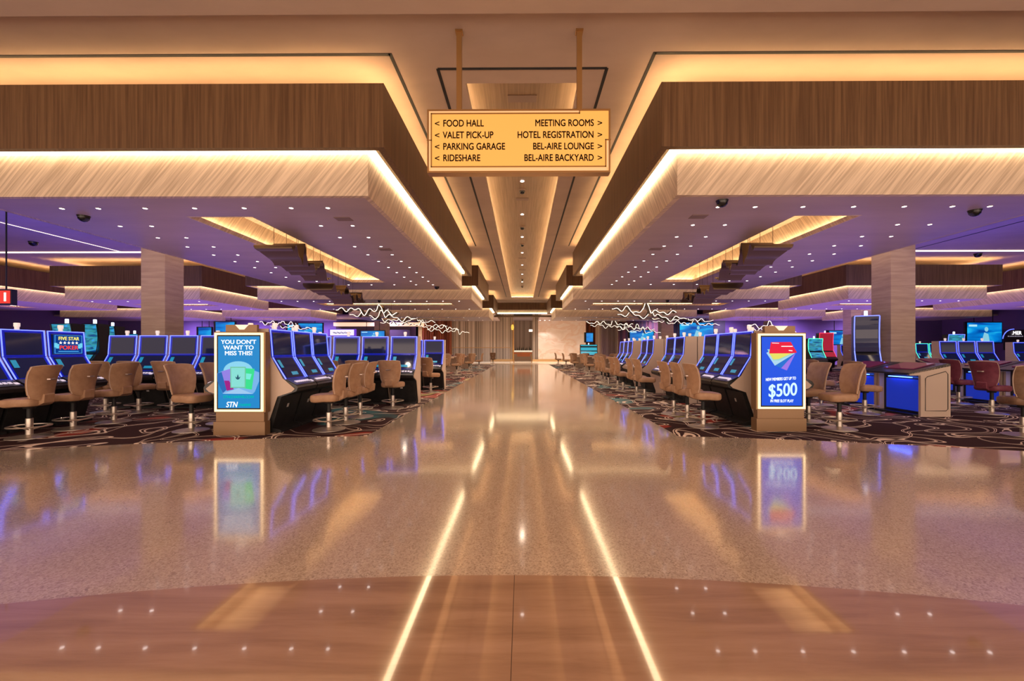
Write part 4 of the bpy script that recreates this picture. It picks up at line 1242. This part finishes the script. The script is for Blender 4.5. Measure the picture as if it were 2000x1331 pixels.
text('green_lettering', 'CHARMS', 0.062, emis('green_text', (0.0, 0.50, 0.42), 0.9), sc1, (x_, -0.008, z_), sx=0.88, bold=0.001, shear=0.25)

# right kiosk
XR0, XR1, YR = U(1476, 8.11), U(1573, 8.11), 8.11
k2, hw, z0, z1 = kiosk(XR0, XR1, YR, 0.20, 'backlit kiosk advertising $500 in free slot play on a blue screen')
sc2 = MB().box(-hw, hw, -0.004, 0.0, z0, z1).build('screen', emis('royal_blue_screen', (0.0, 0.085, 0.80), 0.85), k2)
def S2(px, py):      # screen spans 190..688, 185..1045
    return ((px - 439) / 249.0 * hw, z1 - (py - 185) / 860.0 * (z1 - z0))
for j, (pts_, cn, col) in enumerate([
        ([(425, 575), (610, 385), (500, 605)], 'violet_card', (0.28, 0.16, 0.75)),
        ([(350, 545), (600, 385), (430, 575)], 'mid_blue_card', (0.0, 0.14, 0.60)),
        ([(245, 385), (270, 370), (600, 390), (350, 545)], 'ice_card', (0.35, 0.62, 0.80)),
        ([(255, 340), (290, 340), (590, 388), (400, 480), (330, 480)], 'aqua_card', (0.25, 0.60, 0.62)),
        ([(278, 390), (560, 390), (400, 462), (330, 470)], 'yellow_card', (0.68, 0.68, 0.12)),
        ([(300, 250), (545, 248), (622, 380), (570, 390), (278, 392)], 'red_card', (0.72, 0.0, 0.04))]):
    poly([S2(*p) for p in pts_], -0.006 - 0.0015 * j, emis(cn, col, 0.95), sc2, 'member_card')
poly([S2(428, 298), S2(568, 298), S2(568, 308), S2(428, 308)], -0.0155, wht, sc2, 'card_print')
poly([S2(520, 350), S2(565, 354), S2(565, 364), S2(520, 360)], -0.0155, wht, sc2, 'card_print')
poly([S2(312, 258), S2(400, 262), S2(400, 268), S2(312, 265)], -0.0155, wht, sc2, 'card_print')
x_, z_ = S2(425, 728)
text('lettering', 'NEW MEMBERS GET UP TO', 0.076, wht, sc2, (x_, -0.008, z_), align='CENTER', sx=0.60, bold=0.0015, shear=0.12).rotation_euler.y = radians(-3)
x_, z_ = S2(448, 925)
text('price_lettering', '$500', 0.325, emis('price_white', (0.62, 0.86, 1.0), 1.0), sc2, (x_, -0.008, z_), align='CENTER', sx=0.80, bold=0.006, shear=0.1).rotation_euler.y = radians(-4)
x_, z_ = S2(437, 1003)
text('lettering', 'IN FREE SLOT PLAY', 0.072, wht, sc2, (x_, -0.008, z_), align='CENTER', sx=0.68, bold=0.0015, shear=0.1)

# ------------------------------------------------------------------ hanging directional sign
DS = 6.55
sx0, sx1 = U(834, DS), U(1192, DS)
zt_, zb_ = 1.5 + (VY - 213) * DS / F_PX, 1.5 + (VY - 337) * DS / F_PX
hs = empty('hanging_sign', ((sx0 + sx1) / 2, DS, zb_)); tag(hs, 'backlit amber directional sign hung from two bronze posts, FOOD HALL to BEL-AIRE BACKYARD', 'sign')
hw, hh = (sx1 - sx0) / 2, zt_ - zb_
t = 0.025
b = MB()
b.box(-hw, -hw + t, 0, 0.16, 0, hh).box(hw - t, hw, 0, 0.16, 0, hh).box(-hw + t, hw - t, 0, 0.16, hh - t, hh).box(-hw + t, hw - t, 0, 0.16, 0, t)
b.build('frame', M['brass'], hs)
face_m, nt, bs = new_mat('amber_backlit_face')
tc = nt.nodes.new('ShaderNodeTexCoord')
bs.inputs['Base Color'].default_value = (0.4, 0.2, 0.04, 1)
bs.inputs['Emission Color'].default_value = (1.0, 0.46, 0.10, 1)
bs.inputs['Emission Strength'].default_value = 0.5
bs.inputs['Roughness'].default_value = 0.35
MB().box(-hw + t, hw - t, 0.012, 0.15, t, hh - t).build('face', face_m, hs)
def SS(u, v):
    return (U(u, DS) - (sx0 + sx1) / 2, 1.5 + (VY - v) * DS / F_PX - zb_)
rim = MB(); lw = 0.016
def line(u0, v0, u1, v1):
    (xa, za), (xb, zb2) = SS(u0, v0), SS(u1, v1)
    rim.box(min(xa, xb) - lw / 2, max(xa, xb) + lw / 2, 0.004, 0.012, min(za, zb2) - lw / 2, max(za, zb2) + lw / 2)
line(842, 221, 1132, 221); line(1132, 213, 1132, 221); line(842, 221, 842, 325); line(842, 325, 1183, 325); line(1183, 325, 1183, 273); line(1183, 273, 1192, 273); line(834, 273, 842, 273)
rim.build('inner_border', M['brass'], hs)
pale = simple('pale_amber_margin', (0.6, 0.38, 0.2), 0.4, emit=(1.0, 0.56, 0.26), estr=0.36)
mg = MB()
def mbox(u0, v0, u1, v1):
    (xa, za), (xb, zb2) = SS(u0, v0), SS(u1, v1)
    mg.box(xa, xb, 0.006, 0.0118, zb2, za)
mbox(836, 215, 1131, 219); mbox(836, 215, 840, 334); mbox(836, 327, 1190, 334); mbox(1185, 275, 1190, 334)
mg.build('pale_margin', pale, hs)
tx = simple('sign_letter_brown', (0.20, 0.09, 0.02), 0.4)
for (l_, r_), v in zip((('FOOD HALL', 'MEETING ROOMS'), ('VALET PICK-UP', 'HOTEL REGISTRATION'), ('PARKING GARAGE', 'BEL-AIRE LOUNGE'), ('RIDESHARE', 'BEL-AIRE BACKYARD')), (246, 269, 291.5, 314)):
    xl, zl = SS(864.5, v); xr, _ = SS(1160, v)
    text('lettering', l_, 0.142, tx, hs, (xl, 0.010, zl), sx=0.78, bold=0.0032)
    text('lettering', r_, 0.142, tx, hs, (xr, 0.010, zl), align='RIGHT', sx=0.78, bold=0.0032)
    text('arrow', '<', 0.125, tx, hs, (SS(848, v)[0], 0.010, zl), sx=1.1, bold=0.002)
    text('arrow', '>', 0.125, tx, hs, (SS(1177, v)[0], 0.010, zl), align='RIGHT', sx=1.1, bold=0.002)
for u in (895.5, 1132.5):
    xx, _ = SS(u, 200)
    p_ = MB().box(xx - 0.038, xx + 0.038, 0.04, 0.115, hh, ZC - zb_ - 0.02).build('post', M['brass'], hs)
    MB().box(xx - 0.055, xx + 0.055, 0.02, 0.135, ZC - zb_ - 0.03, ZC - zb_ - 0.001).build('ceiling_plate', M['brass'], p_)

# ------------------------------------------------------------------ far lobby furniture
DH = 50.0
hst = empty('console_table', (U(1021, DH), DH, 0)); tag(hst, 'orange-brown console table standing in the portal', 'table')
hwx = (U(1039, DH) - U(1003, DH)) / 2
MB().box(-hwx, hwx, 0, 0.6, 1.05, 1.2).build('top', simple('orange_leather', (0.55, 0.16, 0.04), 0.4), hst)
MB().box(-hwx * 0.6, hwx * 0.8, 0.1, 0.5, 0.75, 1.05).build('drawer_box', simple('orange_wood', (0.5, 0.16, 0.05), 0.4), hst)
for sx_ in (-1, 1):
    MB().box(sx_ * hwx - 0.04 * (sx_ + 1), sx_ * hwx - 0.04 * (sx_ + 1) + 0.08, 0.0, 0.1, 0, 1.05).build('leg', M['brass'], hst)
    MB().box(sx_ * hwx - 0.04 * (sx_ + 1), sx_ * hwx - 0.04 * (sx_ + 1) + 0.08, 0.5, 0.6, 0, 1.05).build('leg', M['brass'], hst)
bc = empty('back_bar', (U(1021, 62), 62, 0)); tag(bc, 'white topped bar counter seen through the portal', 'bar counter')
MB().box(-1.3, 1.3, 0, 0.6, 0, 1.25).build('counter', M['lobby_wall'], bc)
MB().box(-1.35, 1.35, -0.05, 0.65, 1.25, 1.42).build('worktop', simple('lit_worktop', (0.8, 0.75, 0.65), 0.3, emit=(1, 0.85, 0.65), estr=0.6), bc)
for k in range(9):
    bx = U(1021, 62) - 1.0 + k * 0.27 + 0.05 * sin(k * 3)
    bo = empty('bottle', (bx, 62.2, 1.421)); tag(bo, 'bottle on the far bar counter beyond the portal, %s from the left' % ordn[k], 'bottle', 'bottles on the far bar counter')
    h_ = 0.36 + 0.3 * ((k * 7) % 5) / 5
    MB().lathe([(0.06, 0), (0.06, h_ * 0.6), (0.02, h_ * 0.75), (0.02, h_)], 10).build('glass_body', simple('dark_bottle', (0.02, 0.04, 0.03), 0.1) if k == 0 else bpy.data.materials['dark_bottle'], bo, smooth=True)
    MB().lathe([(0.025, h_), (0.025, h_ + 0.04)], 8).build('cap', M['brass'], bo)
tag(MB().box(U(1033, 60), U(1045, 60), 60, 60.3, 4.0, 4.3).build('ceiling_light', M['led_white']), 'bright rectangular ceiling light beyond the portal', 'ceiling light')
bp_ = MB().box(U(1001, 58), U(1004, 58), 58, 58.2, 0, 5.2).build('brass_post', M['brass']); tag(bp_, 'slim brass post on the left of the portal', 'post')
sco = empty('wall_sconce', (U(1001, 57.4), 57.4, 1.5 + (VY - 640) * 57.8 / F_PX)); tag(sco, 'glowing amber wall sconce left of the portal', 'wall light')
MB().lathe([(0.12, -0.35), (0.2, 0), (0.12, 0.35)], 12).build('lamp_shade', emis('amber_glow', (1.0, 0.55, 0.08), 1.1), sco, smooth=True)
MB().box(-0.05, 0.05, 0.1, 0.58, -0.05, 0.05).build('bracket', M['brass'], sco)
rl = empty('glass_railing', (U(940, 48), 48, 0)); tag(rl, 'brass topped glass railing in front of the slatted lobby wall', 'railing')
hx_ = (U(1000, 48) - U(885, 48)) / 2
MB().box(-hx_, hx_, 0, 0.06, 1.72, 1.78).build('handrail', M['brass'], rl)
for k in range(3):
    MB().box(-hx_ + k * 2.13 + 0.02, -hx_ + k * 2.13 + 2.1, 0.02, 0.035, 0.05, 1.70).build('glass_panel', M['glass'], rl)
for k in range(4):
    MB().box(-hx_ + k * 2.12, -hx_ + k * 2.12 + 0.03, 0, 0.06, 0, 1.72).build('post', M['brass'], rl)
# downlights washing the marble wall
for k, u in enumerate((1055, 1064, 1073)):
    x_ = U(u, 57.3)
    tag(MB().lathe([(0.08, 5.33), (0.08, 5.345)], 12, (x_, 57.3)).build('downlight', M['downlight']), 'downlight washing the top of the marble wall, %s from the left' % ordn[k], 'ceiling light', 'downlights at the marble wall')
    l = bpy.data.lights.new('wall_wash', 'SPOT'); l.energy = 60; l.spot_size = radians(80); l.color = (1, 0.9, 0.85)
    o = bpy.data.objects.new('wall_wash', l); o.location = (x_, 57.3, 5.3); C.objects.link(o)
